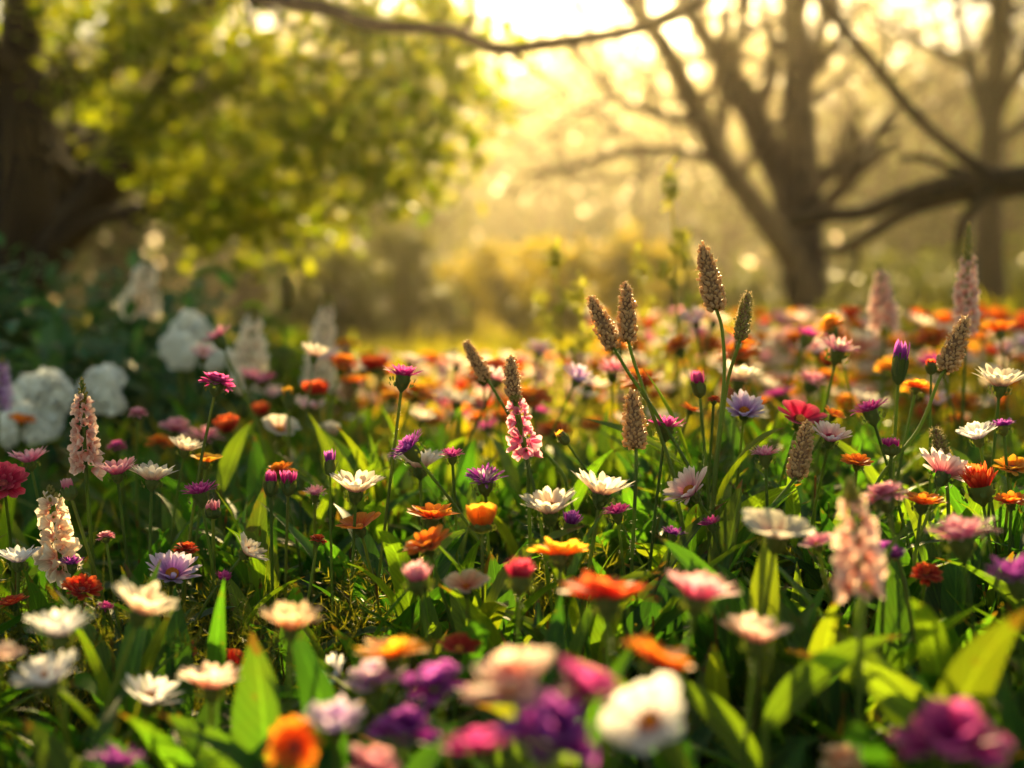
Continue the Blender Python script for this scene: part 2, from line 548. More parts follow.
# ------------------------------------------------------------------ flower heads (each fills mesh builders in world space)
def petals(mb, O, n, R, count, el, width, droop=0.1, cup=0.15, r0=0.12, tip=0.62, phase=0.0, nl=8, jit=0.11, point=0.0, rise=0.0, notch=0.0, ragged=0.06):
    """a ring of petals about the axis n; el is the rise of each petal from the plane of the flower"""
    a, b, n = frame(n)
    k = count
    t = np.linspace(0, 1, nl)
    s = np.linspace(-1, 1, 5)
    ph = phase + np.arange(k) * 2 * math.pi / k + rng.normal(0, jit * 2 * math.pi / k * 1.5, k)
    e = el + rng.normal(0, jit, k)
    Lk = R * (1 - r0) * (1 + rng.normal(0, ragged, k))
    rd = np.cos(ph)[:, None] * a + np.sin(ph)[:, None] * b
    td = -np.sin(ph)[:, None] * a + np.cos(ph)[:, None] * b
    ang = e[:, None] - (droop + rng.normal(0, jit, k))[:, None] * 2 * t[None] if np.ndim(droop) == 0 else e[:, None] - droop * t
    dt = 1 / (nl - 1)
    cr = np.concatenate([np.zeros((k, 1)), np.cumsum(np.cos(ang[:, :-1]) * dt, 1)], 1) * Lk[:, None]
    cz = np.concatenate([np.zeros((k, 1)), np.cumsum(np.sin(ang[:, :-1]) * dt, 1)], 1) * Lk[:, None]
    C = O + rise * n + (R * r0 + cr)[..., None] * rd[:, None] + cz[..., None] * n
    w = np.where(t < tip, 0.38 + 0.62 * np.sin(math.pi / 2 * t / tip), np.sqrt(np.maximum(1 - ((t - tip) / (1.001 - tip)) ** (2.6 - 1.2 * point), 0.0)))
    w = np.maximum(w, 0.05)
    nv = -np.sin(ang)[..., None] * rd[:, None] + np.cos(ang)[..., None] * n
    tw = rng.normal(0, 0.16, k)[:, None, None]
    W = np.cos(tw) * td[:, None] + np.sin(tw) * nv
    hw = 0.5 * width * (1 + rng.normal(0, 0.08, k))[:, None] * w[None]
    P = C[:, :, None] + s[None, None, :, None] * (hw[..., None] * W)[:, :, None] + (cup * (s ** 2 - 0.4))[None, None, :, None] * (hw[..., None] * nv)[:, :, None]
    if notch:
        P[:, -1] -= (np.where(np.abs(s) < 0.3, notch, 0) * R)[None, :, None] * rd[:, None]
    uv = np.stack(np.meshgrid((s + 1) / 2, t), -1)
    mb.grids(P, uv=uv)


def dome(mb, O, n, r, h, sides=12):
    mb.lathe(O, n, [(r, -0.2 * h), (r * 0.98, 0.15 * h), (r * 0.8, 0.6 * h), (r * 0.45, 0.9 * h), (r * 0.02, h)], sides)


def beads(mb, C, N_, r, long=1.4, n=4, m=6, rnd=None):
    """k small seed-shaped beads at C, pointing along N_"""
    C, N_ = np.asarray(C, float), nrm(N_)
    k = len(C)
    r = np.broadcast_to(np.asarray(r, float), (k,))
    ref = np.where(np.abs(N_[:, 2:3]) < 0.9, np.array([[0, 0, 1.0]]), np.array([[1.0, 0, 0]]))
    A = nrm(np.cross(N_, ref))
    B = np.cross(N_, A)
    th = np.linspace(0.06, math.pi - 0.06, n + 1)
    an = np.linspace(0, 2 * math.pi, m, endpoint=False)
    ring = np.cos(an)[None, :, None] * A[:, None] + np.sin(an)[None, :, None] * B[:, None]
    P = C[:, None, None] + r[:, None, None, None] * (np.sin(th)[None, :, None, None] * ring[:, None] - long * np.cos(th)[None, :, None, None] * N_[:, None, None])
    mb.grids(P, closed=True, rnd=rnd)


def calyx_cup(mb, top, n, r, h, scales=0):
    """green cup under a flower: top is where the petals leave it"""
    mb.lathe(top - h * n, n, [(r * 0.16, -0.12 * h), (r * 0.30, 0.0), (r * 0.72, 0.22 * h), (r * 0.95, 0.55 * h), (r * 0.98, 0.85 * h), (r * 1.04, 1.02 * h)], 14, lobes=7, amp=0.04)
    if scales:
        for j in range(2):
            petals(mb, top - h * (0.75 - 0.3 * j) * n, n, r * 1.12 + h * 0.5, scales, 1.25, r * 0.5, droop=0.02, r0=0.72, nl=5, cup=-0.2, point=0.9, phase=j * 0.3)


def spike_points(base, tipp, k, prof, bow=None):
    """phyllotaxis along an axis; prof(t) the radius"""
    t = np.linspace(0, 1, k)
    ax = nrm(tipp - base)
    a, b, _ = frame(ax)
    an = np.arange(k) * 2.39996
    rd = np.cos(an)[:, None] * a + np.sin(an)[:, None] * b
    C = base + t[:, None] * (tipp - base) + prof(t)[:, None] * rd
    return t, C, rd, ax


# ------------------------------------------------------------------ complete flowers
CAT = {}


def put_stem(root, base, P, n, r, sag=0.0, hairs=True, via=None, nleaf=0, mat=None):
    """the stem from the ground to the flower at P, whose axis is n"""
    H = np.linalg.norm(P - base)
    if via is not None:
        v0 = np.asarray(via[0])
        pts = catmull([base, base + .4 * (v0 - base), base + .75 * (v0 - base), base + .92 * (v0 - base)] + list(via) + [P], 6)
    else:
        pts = bez(base, P - n * H * 0.55 + np.array([sag, 0, 0]), P, 11)
    rr = np.linspace(r * 1.35, r, len(pts))
    mb = MB().tube(pts, rr, 7)
    if hairs:
        k = int(H * 900)
        i = rng.random(k) * (len(pts) - 1.001)
        j = i.astype(int)
        c = pts[j] + (i - j)[:, None] * (pts[j + 1] - pts[j])
        d = nrm(rng.normal(0, 1, (k, 3)))
        t = nrm(pts[-1] - pts[0])
        d = nrm(d - 0.8 * (d @ t)[:, None] * t)
        side = nrm(np.cross(d, t)) * 0.00012
        L_ = r * (1.0 + rng.random(k) * 0.9)
        e = c + d * (r * 0.8 + L_)[:, None]
        c = c + d * r * 0.7
        mb.grids(np.stack([np.stack([c - side, c + side], 1), np.stack([e - side * 0.3, e + side * 0.3], 1)], 1))
    so = mb.build('stem', mat or M_STEM, root, base)
    for q in range(nleaf):
        f = 0.35 + 0.4 * rng.random()
        c = pts[int(f * (len(pts) - 1))]
        lb = MB()
        leaves(lb, [c], [rng.random() * 6.28], [0.9], [0.05 + 0.05 * rng.random()], [0.010 + 0.010 * rng.random()], [0.8], n=8)
        lb.build('leaf', M_LEAF, so, base)
    return pts


def flower(name, cat, kind, px, py, w, d, col, label, tilt=(0, 0), lean=None, group=None, far=False, col2=None):
    """one flower whose head sits at pixel (px, py), w pixels wide, at depth d"""
    R = 0.5 * w * d / FOC
    P = at(px, py, d)
    tx, ty = tilt
    n = nrm([tx + rng.normal(0, 0.15), ty + rng.normal(0, 0.12), 1.0])
    bx = rng.normal(0, 0.03) - tx * 0.12 if lean is None else lean[0]
    by = rng.normal(0, 0.02) + 0.01 if lean is None else lean[1]
    X, Y = P[0] + bx, P[1] + by
    base = np.array([X, Y, float(terrain(X, Y))])
    root = empty(name, base, label, cat, group)
    pet, inner, disc, cal = MB(), None, None, MB()
    m = PM[col]
    nl = 6 if far else 8
    ch = R * 0.5
    cr = R * 0.26
    if kind == 'daisy':
        petals(pet, P, n, R * 1.16, 19 if not far else 14, 0.70, R * 0.265, droop=0.10, r0=0.2, tip=0.66, nl=nl, jit=0.09)
        petals(pet, P, n, R * 0.98, 13 if not far else 9, 0.95, R * 0.24, droop=0.10, r0=0.2, tip=0.66, nl=nl, jit=0.09, phase=0.12)
        disc = MB()
        dome(disc, P + n * R * 0.10, n, R * 0.24, R * 0.17)
        if not far:
            k = 70
            i = np.arange(k) + 0.5
            rr = np.sqrt(i / k) * R * 0.24
            a, b, _ = frame(n)
            an = i * 2.39996
            c = P + n * (R * 0.12 + 0.16 * R * np.sqrt(np.maximum(0, 1 - (rr / (R * 0.25)) ** 2)))[:, None] + rr[:, None] * (np.cos(an)[:, None] * a + np.sin(an)[:, None] * b)
            beads(disc, c, np.tile(n, (k, 1)), R * 0.022, 2.2, 3, 5)
        dm = M_DISC
    elif kind == 'flat':         # open face with broad petals (gerbera, zinnia)
        petals(pet, P, n, R * 1.04, 15, 0.40, R * 0.38, droop=0.12, r0=0.2, tip=0.7, nl=nl, jit=0.08, notch=0.03)
        petals(pet, P, n, R * 0.88, 12, 0.66, R * 0.34, droop=0.12, r0=0.18, tip=0.7, nl=nl, jit=0.09, phase=0.2, rise=R * 0.04)
        petals(pet, P, n, R * 0.5, 11, 0.75, R * 0.2, droop=0.1, r0=0.2, tip=0.7, nl=6, jit=0.12, rise=R * 0.06)
        disc = MB()
        dome(disc, P + n * R * 0.06, n, R * 0.2, R * 0.14)
        dm = M_DISCDARK
    elif kind == 'cosmos':      # eight broad ribbed petals
        petals(pet, P, n, R * 1.08, 8, 0.52, R * 0.68, droop=0.12, r0=0.14, tip=0.72, nl=nl + 1, jit=0.05, notch=0.05, cup=0.22)
        disc = MB()
        dome(disc, P + n * R * 0.06, n, R * 0.2, R * 0.16)
        dm = M_DISC
    elif kind == 'aster':        # many narrow petals flaring from a tall cup
        ch, cr = R * 0.75, R * 0.34
        petals(pet, P, n, R, 30 if not far else 18, 0.55, R * 0.14, droop=0.14, r0=0.3, tip=0.7, nl=nl, jit=0.12, point=0.7, ragged=0.1)
        petals(pet, P, n, R * 0.82, 26 if not far else 14, 0.9, R * 0.13, droop=0.14, r0=0.26, tip=0.7, nl=nl, jit=0.14, point=0.7, ragged=0.12)
        inner = MB()
        petals(inner, P, n, R * 0.6, 26 if not far else 12, 1.15, R * 0.09, droop=0.12, r0=0.2, tip=0.7, nl=6, jit=0.16, point=0.8, ragged=0.14)
    elif kind == 'pompon':       # domed double flower
        ch, cr = R * 0.7, R * 0.4
        for j, (q, e, rr, rs) in enumerate([(18, 0.05, 1.0, 0.0), (17, 0.40, 0.92, 0.06), (15, 0.75, 0.78, 0.12), (12, 1.1, 0.62, 0.16), (8, 1.4, 0.5, 0.18)]):
            petals(pet, P, n, R * rr, q, e, R * 0.34, droop=0.16, r0=0.2, tip=0.72, nl=6, jit=0.12, phase=j * 0.17, rise=R * rs, notch=0.04)
    elif kind == 'cone':         # half-closed upright tuft of petals
        ch, cr = R * 1.1, R * 0.7
        for j, (q, e) in enumerate([(20, 1.0), (18, 1.2), (14, 1.42)]):
            petals(pet, P - n * R * 0.1, n, R * 1.6, q, e, R * 0.28, droop=-0.03, r0=0.28 - 0.06 * j, tip=0.72, nl=6, jit=0.08, phase=j * 0.11, ragged=0.1)
    elif kind == 'tulip':        # cupped bloom, petals overlapping
        ch, cr = R * 0.3, R * 0.5
        for j in range(2):
            petals(pet, P, n, R * 1.25, 6, 1.0 + 0.25 * j, R * 0.95, droop=-0.16, r0=0.2, tip=0.6, nl=9, jit=0.05, phase=j * 0.5, cup=0.45)
        disc = MB()
        dome(disc, P + n * R * 0.1, n, R * 0.16, R * 0.3)
        dm = M_DISC
    elif kind == 'ruffle':       # soft many-lobed bloom (petunia, stock)
        for j in range(3):
            petals(pet, P, n, R * (1.32 - 0.2 * j), 7, 0.42 + 0.3 * j, R * 0.7, droop=0.2, r0=0.1, tip=0.66, nl=8, jit=0.16, phase=j * 0.6, cup=0.3, rise=R * 0.05 * j, notch=0.07)
    cal_top = P + n * R * 0.06
    calyx_cup(cal, cal_top, n, cr, ch, 0 if far else 9)
    hd = bpy.data.objects.new('flower_head', None)
    hd.empty_display_size = 0.01
    hd.parent = root
    COL.objects.link(hd)
    pet.build('corolla', m, hd, base)
    if inner is not None:
        inner.build('inner_florets', PM[col2] if col2 else m, hd, base)
    if disc is not None:
        disc.build('disc', PM[col2] if col2 else dm, hd, base)
    cal.build('calyx', M_CALYX, hd, base)
    put_stem(root, base, P - n * (ch * 0.9), n, max(0.0011, R * 0.055), hairs=not far, nleaf=0 if far else int(rng.integers(1, 5)))
    return root


def bud(name, cat, px, py, w, h, d, col, label, tilt=(0, 0), lean=(0.02, 0.01), group=None, half=0.4):
    """a closed bud, h pixels tall, whose coloured tip shows above the green"""
    k = d / FOC
    R, H = 0.5 * w * k, h * k
    n = nrm([tilt[0], tilt[1], 1.0])
    c = at(px, py + h * 0.5, d)
    X, Y = c[0] + lean[0], c[1] + lean[1]
    base = np.array([X, Y, float(terrain(X, Y))])
    root = empty(name, base, label, cat, group)
    mb = MB()
    calyx_prof = [(R * 0.2, 0), (R * 0.75, 0.1 * H), (R, 0.3 * H), (R * 0.97, 0.5 * H), (R * 0.8, (1 - half) * H + 0.04 * H)]
    mb.lathe(c, n, calyx_prof, 12, lobes=5, amp=0.06)
    petals(mb, c + n * 0.2 * H, n, R + 0.45 * H, 8, 1.5, R * 0.8, droop=0.02, r0=R * 0.9 / (R + 0.45 * H), nl=5, cup=-0.25, point=0.9)
    mb.build('calyx', M_CALYX, root, base)
    pb = MB()
    for j in range(2):
        petals(pb, c + n * 0.38 * H, n, R * 0.72 + 0.6 * H, 8, 1.48 + 0.08 * j, R * 0.55, droop=-0.05, r0=R * 0.66 / (R * 0.72 + 0.6 * H), nl=7, cup=-0.3, point=0.7, phase=j * 0.4)
    pb.build('petal_tip', PM[col], root, base)
    put_stem(root, base, c, n, max(0.0009, R * 0.22))
    return root


def plantain(px, py, px2, py2, d, w, label, via, green=False, lean=(0, 0.01), group='seed spikes standing above the flowers'):
    """a seed spike from pixel (px, py) at its foot to (px2, py2) at its tip; via are stem pixels below the foot"""
    a, b = at(px, py, d), at(px2, py2, d + 0.012)
    R = 0.5 * w * d / FOC
    foot = via[-1]
    f = at(foot[0], foot[1], d)
    f0 = at(via[-2][0], via[-2][1], d)
    run = (f[0] - f0[0]) / max(f0[2] - f[2], 0.004) * f[2] * 0.55
    base = np.array([f[0] + float(np.clip(run, -.12, .12)), f[1] + lean[1], 0.0])
    base[2] = float(terrain(base[0], base[1]))
    root = empty('plantain', base, label, 'seed head', group)
    prof = lambda t: R * np.interp(t, [0, .06, .2, .4, .7, .88, .96, 1.0], [.42, .70, .80, .78, .60, .40, .24, .06])
    ts = np.linspace(0, 1, 16)
    core = MB().lathe(a, b - a, [(float(prof(t)) * 0.86, float(t * np.linalg.norm(b - a))) for t in ts], 12)
    core.build('core', M_SEED, root, base)
    Hn = np.linalg.norm(b - a)
    br = 0.00125 if R > 0.0062 else 0.00098
    k = int(Hn * 2 * math.pi * R * 0.62 / (br * 1.95) ** 2)
    t, C, rd, ax = spike_points(a, b, k, prof)
    C = C + rd * (rng.random(k)[:, None] ** 2 * br * 1.3) + rng.normal(0, br * .45, (k, 3))
    sb = MB()
    beads(sb, C, nrm(rd + 0.7 * ax + rng.normal(0, .2, (k, 3))), br * (0.55 + 0.7 * rng.random(k)) * (1.1 - 0.35 * t), 1.3, 5, 7)
    i = np.repeat(np.arange(k), 3)
    c0 = C[i]
    dd = nrm(rd[i] + 0.4 * ax + rng.normal(0, 0.4, (len(i), 3)))
    sd = nrm(np.cross(dd, ax)) * 0.00016
    e = c0 + dd * (0.0014 + 0.0022 * rng.random(len(i)) ** 2)[:, None]
    hb = MB()
    hb.grids(np.stack([np.stack([c0 - sd, c0 + sd], 1), np.stack([e - sd * 0.4, e + sd * 0.4], 1)], 1))
    sb.build('seed_spike', M_BEADGREEN if green else M_BEAD, root, base)
    hb.build('bristles', M_BRISTLE, root, base)
    pts = [at(x, y, d) for x, y in via][::-1]
    put_stem(root, base, a + 0.02 * (b - a), nrm(b - a), 0.0012, via=pts)
    return root


def lupin(px, py, px2, py2, d, w, col, label, lean=(0.0, 0.01), group='pale flower spikes', floret=0.22, name='lupin', green_tip=0.2, count=None, closed=False):
    """a flower spike: bells round a stem, buds at the tip"""
    a, b = at(px, py, d), at(px2, py2, d)
    R = 0.5 * w * d / FOC
    base = np.array([a[0] + lean[0], a[1] + lean[1], float(terrain(a[0], a[1]))])
    root = empty(name, base, label, 'flower spike', group)
    H = np.linalg.norm(b - a)
    k = count or int(np.clip(H / R * 9.5, 30, 72))
    prof = lambda t: R * np.interp(t, [0, 0.15, 0.75, 1], [0.34, 0.36, 0.22, 0.05])
    t, C, rd, ax = spike_points(a, b, k, prof)
    bloom = t < 1 - green_tip
    fb = MB()
    for c, r_, tt in zip(C[bloom], rd[bloom], t[bloom]):
        ax2 = nrm(r_ + ax * (-0.1 + 0.6 * tt) + rng.normal(0, 0.25, 3))
        s = R * floret * 2.6 * np.interp(tt, [0, .2, 1], [1.0, 1.0, .45]) * (0.75 + 0.5 * rng.random())
        petals(fb, c, ax2, s * 1.25, 5, 1.15, s * 0.72, droop=0.34, r0=0.12, nl=6, jit=0.14, cup=0.4, phase=rng.random() * 6)
    fb.build('florets', PM[col], root, base)
    gb = MB()
    nb = int(max(24, k * 0.5))
    t2, C2, rd2, ax2 = spike_points(a + (b - a) * (1 - green_tip * 1.25), b + (b - a) * 0.03, nb, lambda t: R * 0.22 * (1.05 - t) ** 0.6)
    beads(gb, C2, nrm(rd2 + ax * 0.9), R * 0.085 * (1.2 - 0.7 * t2), 2.0, 4, 6)
    gb.build('bud_tip', M_BEADGREEN, root, base)
    put_stem(root, base, b, ax, max(0.0013, R * 0.07), via=[a])
    return root

# ------------------------------------------------------------------ the flowers one can tell apart
GD, GA, GO, GB = 'daisies in the flower bed', 'fringed purple flowers in the flower bed', 'orange and red flowers in the flower bed', 'closed buds in the flower bed'
GS = 'soft close flowers at the near edge'
F = flower
# sharp zone, from the pink spike on the shaded side across to the brown seed spikes
F('aster', 'aster', 'pompon', 217, 384, 38, 1.05, 'magenta', 'tall magenta pompom flower with drooping yellow green sepals in front of the dark shrub', (0, .05), (0.0, 0.02), GA)
F('daisy', 'daisy', 'daisy', 30, 462, 42, 1.08, 'pink', 'side-on pink daisy just above the cream feathery spike', (-.15, 0), (0.02, 0.02), GD)
F('gerbera', 'gerbera', 'flat', 4, 485, 52, 1.0, 'crimson', 'crimson gerbera cut off by the picture edge', (.25, -.9), (-0.03, 0.03), GO)
F('daisy', 'daisy', 'daisy', 117, 474, 44, 1.0, 'pink', 'purple pink daisy below the salmon flower spike with upright petals', (0, 0), (0.005, 0.02), GD, col2='crimson')
F('daisy', 'daisy', 'daisy', 152, 480, 50, 1.0, 'cream', 'cream daisy next to the purple pink daisy, its stem slanting away', (-.1, 0), (0.06, 0.02), GD)
F('aster', 'aster', 'aster', 200, 493, 42, 1.0, 'magenta', 'wine red fringed flower under the amber zinnia on a dark stem', (.05, 0), (0.0, 0.02), GA)
F('daisy', 'daisy', 'daisy', 185, 450, 38, 1.15, 'cream', 'cream and orange daisy standing between two orange blooms', (0, 0), None, GD, col2='orange')
F('marigold', 'marigold', 'pompon', 160, 444, 32, 1.4, 'orange', 'blurred flat orange marigold behind the cream daisies', (0, 0), None, GO)
F('zinnia', 'zinnia', 'cosmos', 206, 462, 34, 1.12, 'amber', 'amber zinnia directly above the wine red fringed flower', (0.1, -.15), None, GO)
F('marigold', 'marigold', 'flat', 22, 422, 30, 1.6, 'orange', 'lone orange marigold in front of the white hydrangea', (0, 0), (0, 0.03), GO)
F('aster', 'aster', 'pompon', 117, 447, 22, 1.3, 'magenta', 'small dark pink bud-like flower right of the salmon spike', (0, 0), None, GA)
F('aster', 'aster', 'ruffle', 175, 431, 30, 1.45, 'pink', 'blurred mauve pink bloom behind the flat orange marigold', (0, 0), None, GA)
F('aster', 'aster', 'pompon', 138, 414, 22, 1.3, 'pink', 'small pink flower on a thick pale stalk before the shrub', (0, 0), None, GA)
F('aster', 'aster', 'pompon', 106, 537, 20, 1.0, 'pink', 'tiny pink tuft right of the cream feathery spike', (0, 0), None, GA)
F('aster', 'aster', 'aster', 72, 564, 30, 0.98, 'purple', 'small violet fringed flower at the foot of the cream feathery spike', (0, 0), None, GA)
F('daisy', 'daisy', 'daisy', 18, 562, 46, .97, 'white', 'white daisy left of the cream feathery spike near the picture edge', (-.05, 0), None, GD)
F('gerbera', 'gerbera', 'flat', 82, 591, 42, .95, 'red', 'bright red gerbera turned up above feathery leaves', (.1, -.5), None, GO)
F('gerbera', 'gerbera', 'flat', 13, 604, 34, .95, 'red', 'tilted red gerbera below the white daisy at the picture edge', (-.35, -.2), None, GO)
F('daisy', 'daisy', 'daisy', 172, 576, 54, .97, 'lilac', 'lilac white daisy with an orange centre facing up', (.05, -.35), None, GD)
F('daisy', 'daisy', 'daisy', 246, 553, 40, .98, 'cream', 'cream daisy turned sideways above the feathery leaves', (.95, -.15), (0.03, 0.02), GD, col2='orange')
F('aster', 'aster', 'cone', 223, 580, 15, .97, 'magenta', 'small magenta tuft on a green cup beside the sideways cream daisy', (0, 0), None, GA)
F('zinnia', 'zinnia', 'pompon', 186, 550, 28, 1.02, 'red', 'small red flower behind the lilac white daisy', (.1, -.1), None, GO)
F('zinnia', 'zinnia', 'pompon', 318, 540, 20, 1.0, 'red', 'tiny red pompom among feathery leaves below the white daisy', (0, 0), None, GO)
F('gerbera', 'gerbera', 'cosmos', 176, 657, 42, .88, 'red', 'red orange star-shaped gerbera deep in the feathery leaves', (.15, -.6), None, GO)
F('gerbera', 'gerbera', 'cosmos', 234, 667, 40, .88, 'red', 'dark orange gerbera leaning right behind a blurred cream daisy', (.4, -.5), None, GO)
# middle
F('aster', 'aster', 'aster', 403, 376, 44, 1.03, 'magenta', 'tall magenta fringed flower on a long leaning stem over the meadow', (0, 0), (-0.055, 0.01), GA)
F('aster', 'aster', 'aster', 409, 449, 46, 1.02, 'purple', 'violet fringed flower tipped over to the left on a slanting stem', (-.75, -.1), (0.10, 0.02), GA)
F('daisy', 'daisy', 'daisy', 420, 467, 56, 1.10, 'cream', 'cream daisy behind the tipped violet flower', (0, 0), None, GD)
F('aster', 'aster', 'aster', 452, 456, 27, 1.03, 'magenta', 'small magenta tuft right of the tipped violet flower', (0, 0), None, GA)
F('aster', 'aster', 'aster', 485, 481, 46, 1.0, 'purple', 'drooping violet flower with a pale pink crown', (0.05, -.25), None, GA, col2='pinkwhite')
F('daisy', 'daisy', 'daisy', 356, 491, 58, .99, 'cream', 'large white daisy beside the purple closed bud', (-.05, -.05), None, GD)
F('aster', 'aster', 'aster', 315, 494, 26, 1.08, 'pink', 'small pink tuft left of the purple closed bud', (0, 0), None, GA)
F('zinnia', 'zinnia', 'pompon', 281, 472, 34, 1.12, 'orange', 'orange zinnia above two dark magenta buds', (0, 0), None, GO)
F('daisy', 'daisy', 'cosmos', 280, 430, 40, 1.4, 'cream', 'blurred cream open bloom at the edge of the shrub shade', (.2, -.4), None, GD)
F('daisy', 'daisy', 'tulip', 330, 436, 28, 1.5, 'cream', 'blurred yellow and white cup-shaped bloom in the sunny meadow', (0, 0), None, GD)
F('gerbera', 'gerbera', 'flat', 432, 518, 54, .97, 'orange', 'orange gerbera with a violet heart in the middle of the bed', (0, -.2), None, GO, col2='purple')
F('gerbera', 'gerbera', 'tulip', 482, 527, 50, .9, 'amber', 'amber cup-shaped flower right of the gerbera with the violet heart', (0, 0), None, GO)
F('gerbera', 'gerbera', 'cosmos', 360, 528, 46, 1.0, 'orange', 'orange red flower half hidden under the large white daisy', (-.1, -.3), None, GO)
F('gerbera', 'gerbera', 'flat', 428, 546, 52, .86, 'orange', 'orange gerbera leaning over a thick green cup', (-.2, 0), (.05, 0), GO, col2='red')
F('gerbera', 'gerbera', 'flat', 560, 556, 62, .84, 'amber', 'flat orange gerbera seen edge-on below the cream daisies', (0, .05), None, GO)
F('daisy', 'daisy', 'cosmos', 466, 588, 46, .82, 'peach', 'pale peach flower with an orange heart low in the bed', (.05, -.2), None, GD, col2='orange')
F('aster', 'aster', 'cone', 418, 580, 30, .78, 'pink', 'blurred mauve pink closed bloom left of the pale peach flower', (-.1, 0), (.06, 0), GA)
F('zinnia', 'zinnia', 'cone', 520, 578, 32, .76, 'crimson', 'blurred crimson tuft right of the pale peach flower', (0, 0), None, GO)
F('gerbera', 'gerbera', 'cosmos', 459, 650, 46, .76, 'red', 'red orange flower low in the green between blurred blooms', (0, -.3), None, GO)
F('daisy', 'daisy', 'daisy', 336, 678, 46, .8, 'white', 'white daisy with a crimson centre turned towards the picture edge', (-.85, -.5), (0.04, 0.02), GD, col2='crimson')
F('daisy', 'daisy', 'daisy', 550, 512, 62, .93, 'cream', 'large cream daisy with flat petals, the lower of the pair in the middle', (0, 0), None, GD)
F('daisy', 'daisy', 'daisy', 601, 494, 66, .96, 'cream', 'large cream daisy with raised petals, the upper of the pair in the middle', (0.05, 0), (0, 0.01), GD)
F('aster', 'aster', 'aster', 666, 427, 44, 1.03, 'magenta', 'magenta fringed flower standing right of an upright brown seed spike', (0, 0), (0.005, 0.02), GA)
F('daisy', 'daisy', 'daisy', 744, 413, 42, 1.08, 'lilac', 'lilac daisy with an orange centre facing the viewer', (.1, -.8), None, GD)
F('daisy', 'daisy', 'daisy', 738, 381, 50, 1.28, 'cream', 'blurred white daisy behind the tallest pair of seed spikes', (0, -.05), None, GD)
F('daisy', 'daisy', 'daisy', 691, 493, 52, 1.0, 'pinkwhite', 'pale lilac pink daisy tilted up on its side above broad leaves', (-.6, -.55), (0.05, 0.0), GD)
F('aster', 'aster', 'aster', 617, 513, 32, 1.0, 'magenta', 'magenta tuft tucked under the raised cream daisy', (0, -.1), None, GA)
F('aster', 'aster', 'cone', 571, 523, 20, 1.0, 'purple', 'violet tuft between the two large cream daisies', (0, 0), None, GA)
F('aster', 'aster', 'aster', 673, 534, 27, .98, 'purple', 'small violet fringed flower under the tilted lilac pink daisy', (0, 0), None, GA)
F('aster', 'aster', 'aster', 711, 524, 27, .98, 'magenta', 'small wine red tuft right of the tilted lilac pink daisy', (-.15, 0), None, GA)
F('aster', 'aster', 'aster', 765, 455, 36, 1.02, 'pink', 'pink fringed flower on a bare stalk left of the leaning seed spike', (0.05, 0), None, GA)
F('zinnia', 'zinnia', 'cosmos', 800, 420, 52, 1.1, 'crimson', 'crimson zinnia with broad petals beside a small orange bloom', (-.1, -.7), None, GO)
F('zinnia', 'zinnia', 'cosmos', 833, 416, 26, 1.12, 'orange', 'small orange red bloom touching the crimson zinnia', (.3, -.4), None, GO)
F('zinnia', 'zinnia', 'pompon', 714, 400, 15, 1.1, 'red', 'tiny orange red bloom beside the dark pink bud', (0, 0), None, GO)
F('zinnia', 'zinnia', 'flat', 690, 410, 24, 1.15, 'orange', 'small orange bloom behind the magenta fringed flower', (0, 0), None, GO)
# right
F('daisy', 'daisy', 'aster', 838, 350, 44, 1.2, 'pink', 'pink and white flower tilted on a bare stalk above the crimson zinnia', (.3, .0), (0.03, 0.02), GD, col2='cream')
F('aster', 'aster', 'aster', 870, 411, 44, 1.04, 'magenta', 'purple pink fringed flower on a straight stalk left of the tall purple bud', (0, 0), None, GA)
F('marigold', 'marigold', 'flat', 916, 388, 30, 1.1, 'orange', 'feathery orange marigold right of the tall purple bud', (.2, 0), None, GO)
F('daisy', 'daisy', 'daisy', 1000, 386, 54, 1.05, 'cream', 'creamy white daisy standing near the picture edge under the salmon spike', (.05, 0), None, GD)
F('daisy', 'daisy', 'daisy', 830, 440, 42, 1.02, 'pinkwhite', 'white daisy with a crimson heart right of the leaning seed spike', (.35, -.25), (-.03, 0), GD, col2='crimson')
F('gerbera', 'gerbera', 'flat', 857, 464, 34, 1.0, 'orange', 'small orange gerbera in the shade below the white daisy with crimson heart', (0, -.15), None, GO)
F('daisy', 'daisy', 'daisy', 978, 438, 44, 1.0, 'white', 'bluish white daisy next to a violet tuft', (0, 0), None, GD)
F('aster', 'aster', 'aster', 1003, 426, 30, 1.0, 'purple', 'dark violet tuft behind the bluish white daisy', (.1, 0), None, GA)
F('daisy', 'daisy', 'daisy', 943, 475, 58, .99, 'pinkwhite', 'pale pink daisy opened flat and tilted, left of the red tuft', (.3, .05), (0.03, 0.01), GD)
F('zinnia', 'zinnia', 'cone', 980, 486, 36, .98, 'red', 'red brush-shaped tuft on a thick green cup', (-.1, 0), (0.03, 0.02), GO)
F('gerbera', 'gerbera', 'flat', 1012, 469, 40, 1.0, 'amber', 'yellow orange gerbera at the picture edge above the red orange one', (.05, -.15), None, GO)
F('gerbera', 'gerbera', 'flat', 1011, 503, 38, .97, 'orange', 'red orange gerbera at the picture edge below the yellow orange one', (-.1, -.1), None, GO)
F('gerbera', 'gerbera', 'flat', 922, 504, 50, .93, 'orange', 'orange gerbera with thin spread petals on a thick green stalk', (0, 0), (0, 0), GO)
F('aster', 'aster', 'aster', 105, 568 + 40, 20, .93, 'magenta', 'little magenta tuft hidden in the leaves under the bright red gerbera', (0, 0), None, GA)
F('zinnia', 'zinnia', 'pompon', 926, 575, 34, .86, 'red', 'small red bloom buried in the leaves below the purple pink one', (0, -.3), None, GO)
